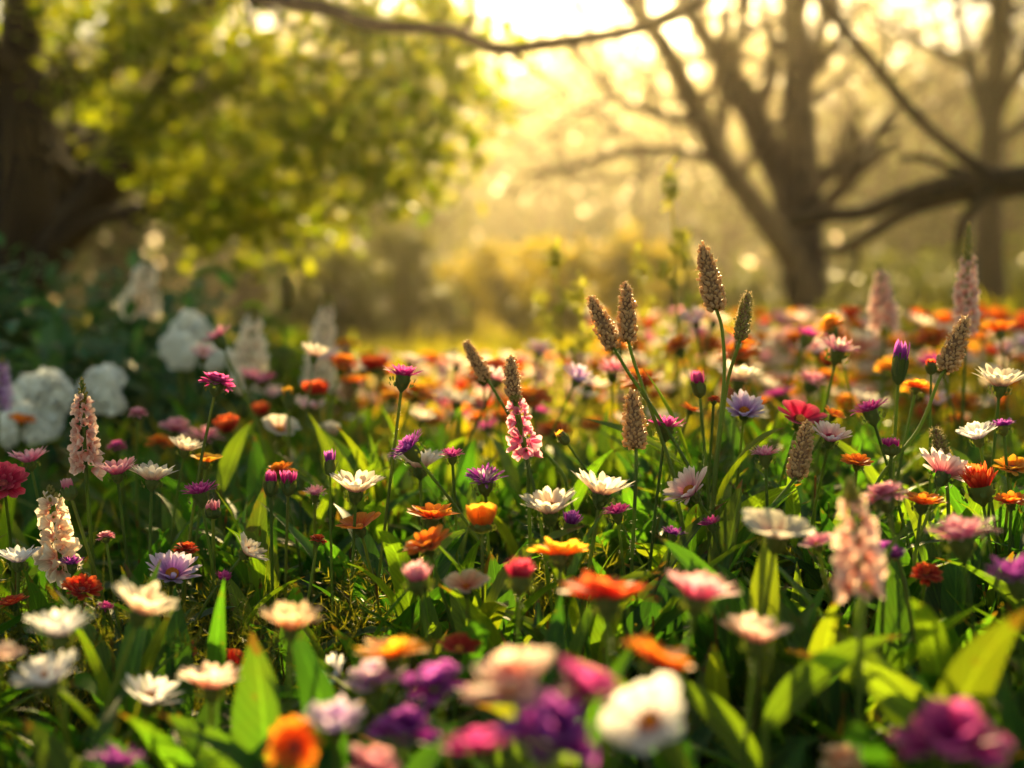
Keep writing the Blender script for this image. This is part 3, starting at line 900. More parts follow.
# the soft near flowers
F('daisy', 'daisy', 'daisy', 141, 612, 72, .72, 'cream', 'blurred cream daisy on a leaning stalk in front of the red star-shaped gerbera', (.35, -.1), (0.0, .02), GS)
F('daisy', 'daisy', 'daisy', 60, 635, 72, .70, 'white', 'blurred bluish white daisy, upper of the two near the picture corner', (0, -.05), None, GS)
F('daisy', 'daisy', 'daisy', 50, 682, 72, .68, 'white', 'blurred bluish white daisy, lower of the two near the picture corner', (.05, -.1), None, GS)
F('daisy', 'daisy', 'daisy', 149, 702, 64, .74, 'white', 'white daisy with a peach heart low among the near leaves', (0, -.1), None, GS)
F('daisy', 'daisy', 'daisy', 212, 688, 70, .70, 'palepink', 'blurred pale pink daisy covering the dark orange gerbera', (.2, -.05), (-.04, 0), GS)
F('daisy', 'daisy', 'cosmos', 2, 657, 44, .64, 'palepink', 'blurred salmon bloom cut by the picture edge beside the white daisies', (.1, -.1), (0, 0), GS)
F('aster', 'aster', 'aster', 116, 764, 64, .62, 'purple', 'blurred violet flower at the bottom edge under the white daisy', (0, -.15), None, GS)
F('daisy', 'daisy', 'daisy', 290, 628, 66, .68, 'peach', 'blurred yellow peach bloom on a thick stalk above a broad leaf', (0, 0), (0, 0.02), GS)
F('gerbera', 'gerbera', 'flat', 392, 656, 76, .66, 'amber', 'blurred golden orange bloom seen edge-on over purple blooms', (0, 0), (0.02, 0.02), GS)
F('gerbera', 'gerbera', 'flat', 608, 599, 100, .66, 'red', 'big blurred red bloom in the middle of the near flowers', (0.02, .05), (0, 0.02), GS)
F('daisy', 'daisy', 'daisy', 697, 599, 80, .67, 'pink', 'blurred pink bloom right of the big red one', (.1, -.05), (0, 0.02), GS)
F('gerbera', 'gerbera', 'flat', 656, 662, 78, .58, 'orange', 'blurred tilted orange bloom below the big red one', (.35, -.05), (0, 0.02), GS)
F('daisy', 'daisy', 'daisy', 756, 641, 74, .66, 'palepink', 'blurred whitish pink bloom between tall near leaves', (.05, 0), None, GS)
F('daisy', 'daisy', 'cosmos', 650, 722, 92, .52, 'white', 'blurred white bloom with a yellow centre facing the viewer', (-.45, -.75), (0, 0.03), GS, col2='amber')
F('petunia', 'petunia', 'ruffle', 512, 688, 82, .52, 'palepink', 'blurred peach pink ruffled bloom at the near edge', (-.1, -0.14), (0, 0.03), GS)
F('petunia', 'petunia', 'ruffle', 582, 692, 64, .52, 'magenta', 'blurred bright magenta ruffled bloom joined to the peach pink one', (.3, -0.09), (0, 0.03), GS)
F('petunia', 'petunia', 'ruffle', 548, 742, 84, .50, 'purple', 'blurred deep violet ruffled bloom under the peach pink one', (.1, -0.27), (0, 0.03), GS)
F('petunia', 'petunia', 'ruffle', 478, 752, 60, .52, 'magenta', 'blurred plum bloom at the bottom edge left of the deep violet one', (-.1, -0.23), (0, 0.03), GS)
F('petunia', 'petunia', 'ruffle', 375, 684, 54, .66, 'lilac', 'blurred lilac ruffled bloom under the golden orange one', (-.1, -0.27), (0, 0.03), GS)
F('petunia', 'petunia', 'ruffle', 436, 688, 56, .62, 'purple', 'blurred purple bloom right of the golden orange one\'s stalk', (.2, -0.18), (0, 0.03), GS, col2='pink')
F('petunia', 'petunia', 'ruffle', 404, 735, 58, .60, 'purple', 'blurred dark purple bloom hanging below the golden orange one', (0, -0.36), (0, 0.03), GS)
F('daisy', 'daisy', 'daisy', 335, 728, 64, .58, 'lilac', 'blurred greyish lilac bloom beside the orange one at the bottom', (0, -.1), (0, 0.02), GS)
F('gerbera', 'gerbera', 'flat', 296, 748, 60, .57, 'orange', 'blurred orange gerbera at the bottom edge facing the viewer', (-.2, -1.0), (0, 0.03), GS)
F('petunia', 'petunia', 'ruffle', 375, 768, 46, .56, 'pink', 'blurred small pink bloom at the bottom edge between purple blooms', (0, -.3), (0, 0.02), GS)
F('daisy', 'daisy', 'cosmos', 776, 537, 78, .75, 'cream', 'blurred cream bloom on a slanting stalk left of the blurred pink spike', (.25, 0), (0.05, 0.02), GS)
F('aster', 'aster', 'cosmos', 817, 545, 34, .80, 'pink', 'blurred bright pink bloom beside the blurred pink spike', (-.4, 0), None, GS)
F('aster', 'aster', 'pompon', 884, 497, 50, .82, 'pink', 'blurred rose pink bloom right of the blurred pink spike\'s tip', (0, 0), None, GS)
F('petunia', 'petunia', 'ruffle', 886, 556, 34, .80, 'purple', 'blurred purple bloom right of the blurred pink spike\'s foot', (0, -.3), None, GS)
F('aster', 'aster', 'aster', 961, 536, 76, .76, 'pink', 'blurred wide purple pink bloom above tall yellow green leaves', (0, 0), (0, 0), GS)
F('aster', 'aster', 'aster', 1017, 577, 70, .70, 'purple', 'blurred violet pink bloom cut by the picture edge', (-.15, 0), (0, 0.02), GS)
F('aster', 'aster', 'ruffle', 953, 752, 92, .52, 'magenta', 'blurred magenta bloom in the picture\'s bottom corner', (0, -.3), (0, 0.03), GS)
F('petunia', 'petunia', 'ruffle', 843, 764, 40, .58, 'peach', 'blurred small orange pink bloom at the bottom edge among dark leaves', (0, -.3), (0, 0.02), GS)

# buds
bud('bud', 'flower bud', 330, 463, 11, 26, 1.0, 'purple', 'purple closed bud on a thin upright stem beside the large white daisy', group=GB)
bud('bud', 'flower bud', 898, 363, 15, 44, 1.05, 'purple', 'tall purple tipped closed bud left of the orange marigold', (.05, 0), (0.0, 0.02), GB, half=.3)
bud('bud', 'flower bud', 72, 489, 15, 22, 1.0, 'pink', 'pink tipped bud on a pale slanting stalk beside the cream feathery spike', (-.3, 0), (0.10, 0.02), GB, half=.55)
bud('bud', 'flower bud', 271, 484, 14, 26, 1.02, 'magenta', 'dark magenta bud under the orange zinnia, the nearer to the shrub', (0, 0), (0.01, .02), GB)
bud('bud', 'flower bud', 288, 483, 14, 26, 1.02, 'magenta', 'dark magenta bud under the orange zinnia, the nearer to the white daisy', (.05, 0), (0.01, .02), GB, half=.55)
bud('bud', 'flower bud', 213, 510, 16, 18, 1.02, 'pink', 'small pink bud below the wine red fringed flower', group=GB, half=.5)
bud('bud', 'flower bud', 700, 384, 14, 28, 1.08, 'magenta', 'dark pink bud beside the tiny orange red bloom', (-.1, 0), (.02, .02), GB, half=.5)
bud('bud', 'flower bud', 891, 447, 18, 18, 1.02, 'magenta', 'round purple bud in the fork of the leaning spike\'s stalk', (0, 0), (.02, .02), GB, half=.5)
bud('bud', 'flower bud', 931, 367, 10, 16, 1.08, 'red', 'small dark round bud left of the slanting seed spike', (0, 0), (.02, .02), GB, half=.25)
bud('bud', 'flower bud', 289, 398, 11, 24, 1.35, 'amber', 'yellow green blurred bud at the edge of the shrub shade', (0, 0), (.0, .02), GB, half=.2)
bud('bud', 'flower bud', 568, 436, 10, 17, 1.03, 'amber', 'small green bud on the long stem slanting away from the pink tufted spike', (-.75, 0), (.10, .03), GB, half=.2)

# brown seed spikes
plantain(487, 379, 465, 342, 1.12, 15, 'leaning olive seed spike nearest the magenta flower on a long stem', [(497, 395), (520, 430), (560, 470)])
plantain(614, 348, 590, 297, 1.02, 20, 'brown seed spike leaning left, shorter stalked of the crossing pair', [(628, 372), (657, 415), (690, 470)])
plantain(628, 341, 626, 283, 1.02, 19, 'upright brown seed spike of the crossing pair', [(634, 362), (648, 402), (672, 470)])
plantain(716, 309, 702, 245, 1.01, 24, 'tallest brown seed spike, high over the meadow', [(722, 330), (724, 380), (715, 470)])
plantain(740, 339, 748, 292, 1.015, 15, 'green unripe seed spike beside the tallest brown one', [(737, 350), (727, 385), (717, 462)], green=True)
plantain(636, 448, 632, 390, 1.0, 24, 'upright broad brown seed spike above the raised cream daisy', [(636, 470), (634, 520), (632, 560)])
plantain(796, 478, 808, 422, 1.0, 22, 'brown seed spike leaning over beside the white daisy with crimson heart', [(786, 490), (768, 512), (745, 550)])
plantain(945, 370, 966, 318, 1.03, 22, 'slanting brown seed spike right of the tall purple bud', [(938, 382), (918, 430), (880, 478)])
plantain(945, 464, 935, 428, 1.03, 15, 'short green seed spike behind the tilted pale pink daisy', [(946, 475), (948, 500)], green=True)
plantain(513, 396, 511, 356, 1.02, 17, 'brown seed spike topping the pink tufted spike', [(514, 405), (524, 450), (538, 506)])
plantain(349, 398, 346, 345, 1.75, 16, 'blurred dark seed spike at the edge of the sunny meadow', [(349, 410), (350, 450)])
plantain(287, 306, 287, 276, 2.0, 15, 'blurred green spike rising above the shrub', [(287, 320), (288, 350)], green=True)

# flower spikes
lupin(86, 470, 82, 380, 1.02, 36, 'palepink', 'salmon pink flower spike with a green tip in front of the white hydrangeas', (0.015, .02))
lupin(62, 572, 50, 488, 1.0, 44, 'cream', 'cream feathery flower spike with a dry brown core', (0.02, .02), floret=.26, green_tip=.12)
lupin(527, 456, 515, 396, 1.02, 40, 'pink', 'pink tufted spike in the middle with ragged clustered florets', (0.015, .02), floret=.22, count=22, green_tip=.05)
lupin(884, 325, 880, 264, 1.75, 32, 'palepink', 'blurred salmon flower spike over the far flowers by the bare tree', (0, .02))
lupin(966, 330, 969, 226, 1.35, 34, 'palepink', 'tall slim salmon spike with loose round florets near the picture edge', (0.0, .03), floret=.17, green_tip=.3)
lupin(862, 590, 850, 482, .66, 62, 'palepink', 'large blurred dusky pink spike among the near flowers', (0, .02), floret=.2, green_tip=.16)
lupin(140, 312, 148, 262, 2.6, 42, 'ivory', 'blurred creamy spike rising highest behind the dark shrub', (0, .04), green_tip=.1)
lupin(248, 384, 254, 308, 2.1, 42, 'ivory', 'blurred thick creamy spike between two white flower balls and the meadow', (0, .04), green_tip=.1)
lupin(318, 380, 328, 298, 2.2, 34, 'ivory', 'blurred slim creamy spike at the shrub\'s sunny end', (0, .04), green_tip=.1)
lupin(-2, 408, 2, 358, 1.7, 30, 'lilac', 'blurred lilac spike cut by the picture edge', (0, .02), green_tip=.1)
# ------------------------------------------------------------------ the far flowers: prototypes, then copies
def copy_tree(o, parent=None):
    c = o.copy()
    COL.objects.link(c)
    c.parent = parent
    for ch in o.children:
        copy_tree(ch, c)
    return c


FAR = [
    ('daisy', 'daisy', 'daisy', 'cream', 'small cream daisy in the soft far carpet of flowers', 'far cream daisies'),
    ('daisy', 'daisy', 'daisy', 'pinkwhite', 'small rosy white daisy in the soft far carpet of flowers', 'far rosy daisies'),
    ('marigold', 'marigold', 'pompon', 'orange', 'small orange pompom marigold in the soft far carpet of flowers', 'far orange marigolds'),
    ('marigold', 'marigold', 'pompon', 'amber', 'small yellow pompom marigold in the soft far carpet of flowers', 'far yellow marigolds'),
    ('poppy', 'poppy', 'tulip', 'red', 'small red poppy cup in the soft far carpet of flowers', 'far red poppies'),
    ('aster', 'aster', 'aster', 'magenta', 'small magenta fringed flower in the soft far carpet of flowers', 'far magenta asters'),
    ('aster', 'aster', 'aster', 'pink', 'small pink fringed flower in the soft far carpet of flowers', 'far pink asters'),
    ('cosmos', 'cosmos', 'cosmos', 'palepink', 'small pale salmon open bloom in the soft far carpet of flowers', 'far salmon cosmos'),
    ('cosmos', 'cosmos', 'cosmos', 'orange', 'small orange open bloom in the soft far carpet of flowers', 'far orange cosmos'),
    ('daisy', 'daisy', 'daisy', 'lilac', 'small lilac daisy in the soft far carpet of flowers', 'far lilac daisies'),
]
WT = np.array([.24, .10, .11, .18, .06, .08, .08, .07, .06, .04])
far_proto = []
for (nm, ct, kd, cl, lb, gr) in FAR:
    vs_ = []
    for q in range(2):
        o = flower(nm, ct, kd, 512, 384, 48, 1.1, cl, lb, (rng.normal(0, .2), rng.normal(-.25, .2)), None, gr, far=True)
        z = 0.5 - 1.1 * 84 / FOC * 0
        vs_.append([o, False, float(at(512, 384, 1.1)[2]) - o.location.z])
    far_proto.append(vs_)
placed = []
frng = np.random.default_rng(5)
tries = 0
while len(placed) < 285 and tries < 20000:
    tries += 1
    d = 1.35 + 2.6 * frng.random() ** 1.2
    px = 190 + 860 * frng.random()
    lo = 0.44 if px > 700 else (0.38 if px > 420 else 0.34)
    # the shrub's corner stays free
    if px < 370 and d > 1.35 + (px - 190) / 180 * 1.2:
        continue
    x = (px - 512) / FOC * d
    y = d
    yy = frng.uniform(366 if 360 < px < 575 else 338, 430) if px < 640 else frng.uniform(322, 420)
    top = max(0.5 - (yy - 300) * d / FOC, float(terrain(x, y)) + .27)
    if any((x - a) ** 2 + (y - b) ** 2 < (0.032 * (0.6 + 0.4 * d)) ** 2 for a, b in placed):
        continue
    placed.append((x, y))
    k = frng.choice(len(FAR), p=WT / WT.sum())
    v = far_proto[k][int(frng.integers(0, 2))]
    o = v[0] if not v[1] else copy_tree(v[0])
    v[1] = True
    s = (top - float(terrain(x, y))) / v[2]
    o.location = (x, y, float(terrain(x, y)))
    w = 0.82 + 0.55 * frng.random()
    o.scale = (w, w, s)
    o.rotation_euler = (0, 0, frng.normal(0, .8))
# farther still they melt into one band of colour
fb = {c: MB() for c in ('cream', 'orange', 'amber', 'palepink', 'pink', 'red')}
for i in range(1350):
    px = 320 + 770 * frng.random() ** .75
    d = 2.3 + (2.2 if px < 580 else 3.8) * frng.random()
    x = (px - 512) / FOC * d
    c = ('cream', 'cream', 'orange', 'red', 'amber', 'pink', 'palepink')[int(frng.integers(0, 7))]
    yy = frng.uniform(358 if px < 590 else 316, 420)
    z = max(0.5 - (yy - 300) * d / FOC, float(terrain(x, d)) + .2)
    petals(fb[c], np.array([x, d, z]), np.array([frng.normal(0, .3), frng.normal(-.2, .3), 1.0]), 0.019 + .012 * frng.random(), 8, .9, .018, droop=.1, nl=4)
for c, m in fb.items():
    tag(m.build('far_flower_carpet', PM[c]), kind='stuff')
# ------------------------------------------------------------------ ground cover: broad leaves, grass and feathery leaves
def scatter(n, d0, d1, grow=1.0, xm=0.45, pad=0.25):
    """points on the ground in the wedge the camera looks over, thinning with distance"""
    out = []
    while len(out) < n:
        d = d0 + (d1 - d0) * rng.random() ** grow
        x = (rng.random() * 2 - 1) * (xm * d + pad)
        out.append((x, d))
    return np.array(out)


def lump(x, y):
    return 0.5 + 0.5 * np.sin(x * 9.3 + 1.7 * np.sin(y * 7.1)) * np.cos(y * 8.2 + 1.3 * np.sin(x * 6.0))


def leafy_cover(name, mat, n, d0, d1, hmin, hmax, L0, L1, W0, W1, per=9, grow=1.0, nseg=6, stems=True):
    P = scatter(n, d0, d1, grow)
    x, y = P[:, 0], P[:, 1]
    if d1 < 3:          # the shaded side carries feathery leaves instead
        keep = (x / y > -.13) | (rng.random(n) < .42)
        x, y = x[keep], y[keep]
        n = len(x)
    h = hmin + (hmax - hmin) * (0.55 * lump(x, y) + 0.45 * rng.random(n))
    h *= 1.0 - 0.22 * sstep(0.0, -0.5, x / np.maximum(y, .5)) * 0.6
    g = terrain(x, y)
    k = n * per
    i = np.repeat(np.arange(n), per)
    f = rng.random(k) ** 0.7
    base = np.stack([x[i] + rng.normal(0, .008, k), y[i] + rng.normal(0, .008, k), g[i] + h[i] * 0.85 * f], 1)
    mb = MB()
    leaves(mb, base, rng.random(k) * 6.28, 0.45 + 0.75 * f + rng.normal(0, .25, k), L0 + (L1 - L0) * rng.random(k), W0 + (W1 - W0) * rng.random(k), 0.5 + 0.9 * rng.random(k), n=nseg, fold=.35)
    if stems:
        st = MB()
        a = np.stack([x, y, g], 1)
        b = np.stack([x + rng.normal(0, .015, n), y + rng.normal(0, .015, n), g + h * 0.95], 1)
        an = np.linspace(0, 2 * math.pi, 5, endpoint=False)
        ring = np.stack([np.cos(an), np.sin(an), 0 * an], -1)
        rows = np.stack([a[:, None] + .0016 * ring, (0.5 * (a + b) + rng.normal(0, .006, (n, 3)))[:, None] + .0013 * ring, b[:, None] + .0008 * ring], 1)
        mb.grids(rows, closed=True)
    return tag(mb.build(name, mat), kind='stuff')


def grass(name, mat, n, d0, d1, L0, L1, W, grow=1.0, nseg=5):
    P = scatter(n, d0, d1, grow)
    x, y = P[:, 0], P[:, 1]
    base = np.stack([x, y, terrain(x, y)], 1)
    mb = MB()
    leaves(mb, base, rng.random(n) * 6.28, 1.25 + rng.normal(0, .16, n), L0 + (L1 - L0) * rng.random(n), W * (0.6 + .8 * rng.random(n)), 0.2 + .8 * rng.random(n), n=nseg, fold=.2, shape=.6)
    return tag(mb.build(name, mat), kind='stuff')


leafy_cover('leafy_ground_cover', M_LEAF, 3000, .60, 2.0, .20, .38, .06, .13, .012, .030)
leafy_cover('fresh_ground_cover', M_LEAFY, 900, .72, 2.1, .24, .41, .06, .12, .010, .022, per=8)
leafy_cover('far_ground_cover', M_SUNLEAF, 1800, 1.8, 6.5, .20, .37, .08, .15, .012, .026, per=7, grow=1.4, nseg=4, stems=False)
grass('fine_meadow_grass', M_GRASS, 5200, .60, 2.6, .18, .36, .0032)
grass('far_meadow_grass', M_SUNLEAF, 9000, 2.4, 14, .20, .36, .009, grow=1.5, nseg=4)
grass('distant_meadow_grass', M_SUNLEAF, 9000, 8, 30, .15, .34, .022, nseg=3)


def feathery(name, n, region, mat, h0, h1):
    """finely divided leaves: a stalk with side stalks that carry needles"""
    mb = MB()
    allb, alld, alll = [], [], []
    for q in range(n):
        px0, px1, d0, d1 = region
        d = d0 + (d1 - d0) * rng.random()
        x = ((px0 + (px1 - px0) * rng.random()) - 512) / FOC * d
        g = float(terrain(x, d))
        H = h0 + (h1 - h0) * rng.random()
        top = np.array([x + rng.normal(0, .03), d + rng.normal(0, .03), g + H])
        pts = bez(np.array([x, d, g]), np.array([x, d, g + H * .6]), top, 8)
        mb.tube(pts, np.linspace(.0011, .0005, 8), 4)
        for j in range(20):
            f = .35 + .65 * j / 19
            c = pts[min(7, int(f * 7))] + (pts[min(7, int(f * 7) + 1)] - pts[min(7, int(f * 7))]) * ((f * 7) % 1)
            az = j * 2.4 + rng.normal(0, .3)
            dr = nrm(np.array([math.cos(az), math.sin(az), .55 + .5 * rng.random()]))
            Ls = .035 * (1.25 - .7 * f) + .008
            m = 9
            for s in range(m):
                c2 = c + dr * Ls * (s + 1) / m
                for sg in (-1, 1):
                    sd = nrm(np.cross(dr, rng.normal(0, 1, 3)))
                    allb.append(c2)
                    alld.append(nrm(dr * .9 + sd))
                    alll.append(.010 * (1.1 - .6 * s / m))
            allb.append(c)
            alld.append(dr)
            alll.append(Ls)
    b, dd, ll = np.array(allb), np.array(alld), np.array(alll)
    sd = nrm(np.cross(dd, rng.normal(0, 1, dd.shape))) * .00038
    e = b + dd * ll[:, None]
    mid = .5 * (b + e)
    mb.grids(np.stack([np.stack([b - sd, b + sd], 1), np.stack([mid - sd, mid + sd], 1), np.stack([e - sd * .25, e + sd * .25], 1)], 1))
    return tag(mb.build(name, mat), kind='stuff')


feathery('feathery_ground_cover', 190, (-30, 420, .84, 1.06), M_DILL, .20, .30)
feathery('fine_feathery_ground_cover', 45, (520, 1050, .95, 1.2), M_DILL, .24, .32)


# clumps of big leaves one can point to
def leaf_clump(px, py, d, n, L, W, label, spread=.5, el=1.15, mat=None, aim=None):
    """a tuft of n broad leaves whose tallest tip reaches about pixel (px, py)"""
    if d > .9:
        L, W, n = L * .72, W * .72, n + 5
    elif W > .02:
        L, W, n = L * .85, W * .72, n + 2
    tip = at(px, py, d)
    g = float(terrain(tip[0], tip[1]))
    base = np.array([tip[0], tip[1], g])
    root = empty('leafy_plant', base, label, 'leafy plant', 'clumps of broad leaves')
    H = tip[2] - g
    st = MB().tube(bez(base, base + np.array([0, 0, H * .4]), base + np.array([rng.normal(0, .01), 0, H - L * .75]), 7), np.linspace(.003, .0018, 7), 7)
    st.build('stem', M_STEM, root, base)
    for q in range(n):
        f = 1 if q == 0 else .35 + .65 * rng.random()
        b = base + np.array([rng.normal(0, .004), rng.normal(0, .004), max(0.02, (H - L * .8) * f)])
        az = (aim if aim is not None else rng.random() * 6.28) if q == 0 else q * 2.4 + rng.normal(0, .3)
        mb = MB()
        leaves(mb, [b], [az], [el + rng.normal(0, .12) - (0 if q == 0 else spread * rng.random())], [L * (1 if q == 0 else .65 + .4 * rng.random())], [W * (.8 + .4 * rng.random())], [.35 + .6 * rng.random()], n=12, fold=.45, twist=np.array([rng.normal(0, .5)]))
        mb.build('leaf', mat or M_LEAF, root, base)
    return root


leaf_clump(690, 372, 1.12, 8, .13, .026, 'tuft of upright lance leaves behind the magenta fringed flower', mat=M_LEAFY)
leaf_clump(722, 398, 1.08, 8, .14, .026, 'tuft of sunlit lance leaves at the foot of the tallest seed spikes', mat=M_LEAFY)
leaf_clump(780, 440, 1.1, 9, .14, .024, 'arching lance leaves under the crimson zinnia', el=.8)
leaf_clump(722, 482, .96, 7, .12, .036, 'broad pointed leaves right of the tilted lilac pink daisy', el=1.2)
leaf_clump(660, 490, .98, 8, .13, .026, 'dark lance leaves behind the raised cream daisy')
leaf_clump(372, 590, .84, 7, .10, .024, 'bright tipped leaves under the gerbera with the violet heart', el=.5)
leaf_clump(462, 560, .80, 6, .10, .022, 'green leaves around the pale peach flower', el=.9)
leaf_clump(268, 655, .66, 5, .10, .036, 'broad dark leaves below the blurred yellow peach bloom')
leaf_clump(232, 745, .66, 5, .09, .03, 'pale edged leaf lying at the bottom by the orange gerbera', el=.3)
leaf_clump(765, 590, .66, 9, .085, .018, 'tall blurred leaves under the blurred cream bloom', mat=M_LEAFY)
leaf_clump(950, 585, .64, 9, .11, .020, 'tall blurred yellow green leaves under the wide purple pink bloom', mat=M_LEAFY)
leaf_clump(1000, 590, .66, 8, .11, .019, 'blurred upright leaves at the picture edge under the violet pink bloom', mat=M_LEAFY)
leaf_clump(800, 690, .58, 6, .10, .036, 'broad blurred leaves slanting up from the bottom edge', el=.7, mat=M_LEAFY)
leaf_clump(870, 640, .62, 6, .10, .03, 'blurred dark leaves below the large dusky pink spike')
leaf_clump(690, 650, .62, 6, .11, .03, 'blurred leaves between the tilted orange and whitish pink blooms', mat=M_LEAFY)
leaf_clump(600, 640, .64, 6, .10, .028, 'blurred leaves under the big red bloom')
leaf_clump(545, 620, .72, 6, .10, .024, 'shaded leaves under the flat orange gerbera')
leaf_clump(30, 720, .62, 6, .10, .026, 'blurred leaves in the picture\'s bottom corner under the white daisies')
leaf_clump(120, 660, .70, 6, .10, .022, 'curling leaf beside the leaning stalk of the blurred cream daisy')
leaf_clump(200, 735, .64, 6, .10, .024, 'dark leaves below the blurred pale pink daisy')
leaf_clump(900, 420, 1.15, 8, .14, .02, 'thin sunlit leaves behind the slanting seed spike', mat=M_LEAFY)
leaf_clump(985, 455, 1.1, 8, .13, .02, 'narrow leaves behind the bluish white daisy')
leaf_clump(560, 440, 1.2, 8, .13, .02, 'narrow sunlit leaves behind the pink tufted spike', mat=M_LEAFY)
leaf_clump(220, 420, 1.3, 6, .12, .026, 'broad fresh leaves at the foot of the tall magenta pompom', mat=M_LEAFY)


# tall pale weeds in the middle distance
def tall_weed(px, py, d, label, n=8):
    tip = at(px, py, d)
    g = float(terrain(tip[0], tip[1]))
    base = np.array([tip[0] + .02, tip[1] + .02, g])
    root = empty('tall_weed', base, label, 'weed', 'tall pale weeds')
    pts = bez(base, base + np.array([0, 0, (tip[2] - g) * .6]), tip, 14)
    MB().tube(pts, np.linspace(.0032, .0012, 14), 6).build('stem', M_PALE, root, base)
    for j in range(n):
        f = .35 + .6 * j / n
        c = pts[int(f * 13)]
        az = j * 2.4
        lf, sd = MB(), MB()
        leaves(lf, [c, c], [az, az + .9], [.8, 1.0], [.06 * (1.3 - f), .035], [.013, .009], [.6, .5], n=6)
        lf.build('leaf', M_PALE, root, base)
        e = c + np.array([math.cos(az + 1) * .03, math.sin(az + 1) * .03, .035]) * (1.4 - f)
        sd.tube(bez(c, .5 * (c + e) + np.array([0, 0, -.004]), e, 5), .0009, 5)
        leaves(sd, e + rng.normal(0, .006, (14, 3)), rng.random(14) * 6.28, rng.normal(.5, .6, 14), .018, .009, .5, n=4)
        sd.build('side_sprig', M_PALE, root, base)
    sd = MB()
    leaves(sd, tip + rng.normal(0, .006, (44, 3)) * np.array([.7, .7, 2.0]), rng.random(44) * 6.28, rng.normal(.5, .6, 44), .016, .008, .5, n=4)
    sd.build('seed_head', M_PALE, root, base)


tall_weed(671, 190, 1.75, 'tallest pale weed with a knobbly top between the seed spikes')
tall_weed(556, 262, 1.9, 'pale weed with a rounded top left of the brown seed spikes')
tall_weed(578, 300, 1.8, 'shorter pale weed beside the round topped one')
tall_weed(640, 270, 2.0, 'thin pale weed behind the upright crossing seed spike')
tall_weed(684, 262, 2.1, 'pale weed right of the tallest pale weed')
tall_weed(540, 305, 2.2, 'small pale weed at the bright meadow edge')


# white flower balls and the dark shrubs behind them
def flower_ball(px, py, w, d, label, n=110):
    c = at(px, py, d)
    R = .5 * w * d / FOC
    g = float(terrain(c[0], c[1]))
    base = np.array([c[0], c[1] + .02, g])
    root = empty('hydrangea', base, label, 'hydrangea', 'white flower balls by the shrub')
    mb = MB()
    subs = [c + nrm(rng.normal(0, 1, 3)) * R * (.5 + .14 * rng.random()) for _ in range(11)] + [c]
    for q, sc in enumerate(subs):
        sr = R * (.36 + .12 * rng.random()) if q < 11 else R * .55
        m = 26
        for j in range(m):
            z = 1 - 2 * (j + .5) / m
            a = j * 2.39996 + q
            r = math.sqrt(1 - z * z)
            dv = np.array([r * math.cos(a), r * math.sin(a), z])
            petals(mb, sc + dv * sr * (.6 + .25 * rng.random()), dv + rng.normal(0, .35, 3), sr * .62, 5, .6, sr * .5, droop=.2, r0=.1, nl=4, cup=.3, phase=rng.random() * 6)
    mb.build('bloom', PM['chalk'], root, base)
    MB().tube(bez(base, base + np.array([0, 0, .1]), c, 7), .004, 6).build('stem', M_STEM, root, base)


flower_ball(40, 402, 66, 1.9, 'large white hydrangea ball behind the lone orange marigold')
flower_ball(104, 388, 52, 1.95, 'white hydrangea ball right behind the salmon spike')
flower_ball(22, 425, 50, 1.8, 'white hydrangea ball lowest at the picture edge')
flower_ball(180, 350, 38, 2.2, 'white hydrangea ball low in the pair before the dark shrub')
flower_ball(190, 330, 42, 2.3, 'white hydrangea ball topmost in the pair before the dark shrub')
flower_ball(216, 358, 30, 2.2, 'small white hydrangea ball beside the thick creamy spike')


def shrub(px, py, d, w, depth, label, n, mat, lsize=.05, group='dark shrubs at the shaded side'):
    """a bushy shrub whose crown reaches up to pixel row py"""
    c = at(px, py, d)
    g = float(terrain(c[0], c[1]))
    H = c[2] - g
    base = np.array([c[0], c[1], g])
    W = .5 * w * d / FOC
    root = empty('shrub', base, label, 'shrub', group)
    st = MB()
    for j in range(9):
        a = rng.random() * 6.28
        e = base + np.array([math.cos(a) * W * .7 * rng.random(), math.sin(a) * depth * .7 * rng.random(), H * (.6 + .25 * rng.random())])
        st.tube(bez(base + rng.normal(0, .02, 3) * np.array([1, 1, 0]), base + np.array([0, 0, H * .4]), e, 7), np.linspace(.009, .003, 7), 6)
    st.build('trunk', M_BARK, root, base)
    mb = MB()
    nc = 34
    cc = []
    while len(cc) < nc:
        v = rng.uniform(-1, 1, 3)
        if v[0] ** 2 + v[1] ** 2 + max(v[2], 0) ** 2 < 1 and v[2] > -.9:
            cc.append(base + np.array([v[0] * W, v[1] * depth, H * (.52 + .46 * v[2])]))
    cc = np.array(cc)
    i = rng.integers(0, nc, n)
    p = cc[i] + rng.normal(0, 1, (n, 3)) * np.array([W, depth, H * .6]) * .17
    p[:, 2] = np.maximum(p[:, 2], g + .02)
    leaves(mb, p, rng.random(n) * 6.28, .4 + rng.normal(0, .5, n), lsize * (.7 + .6 * rng.random(n)), lsize * .45 * (.7 + .6 * rng.random(n)), .6 + .5 * rng.random(n), n=4, fold=.35)
    mb.build('crown', mat, root, base)


shrub(30, 292, 2.9, 230, .45, 'dark green shrub under the big leafy tree', 3600, M_HEDGE)
shrub(150, 305, 2.8, 210, .42, 'dark green shrub behind the white hydrangea pair', 3400, M_HEDGE)
shrub(262, 330, 2.7, 150, .36, 'sunlit green shrub around the creamy spikes', 2400, M_LEAFY)
shrub(60, 345, 2.3, 260, .25, 'low dark shrub behind the large hydrangea ball', 2600, M_HEDGE)
shrub(185, 372, 2.35, 150, .2, 'low dark shrub between the hydrangeas and the magenta pompom', 1700, M_HEDGE)
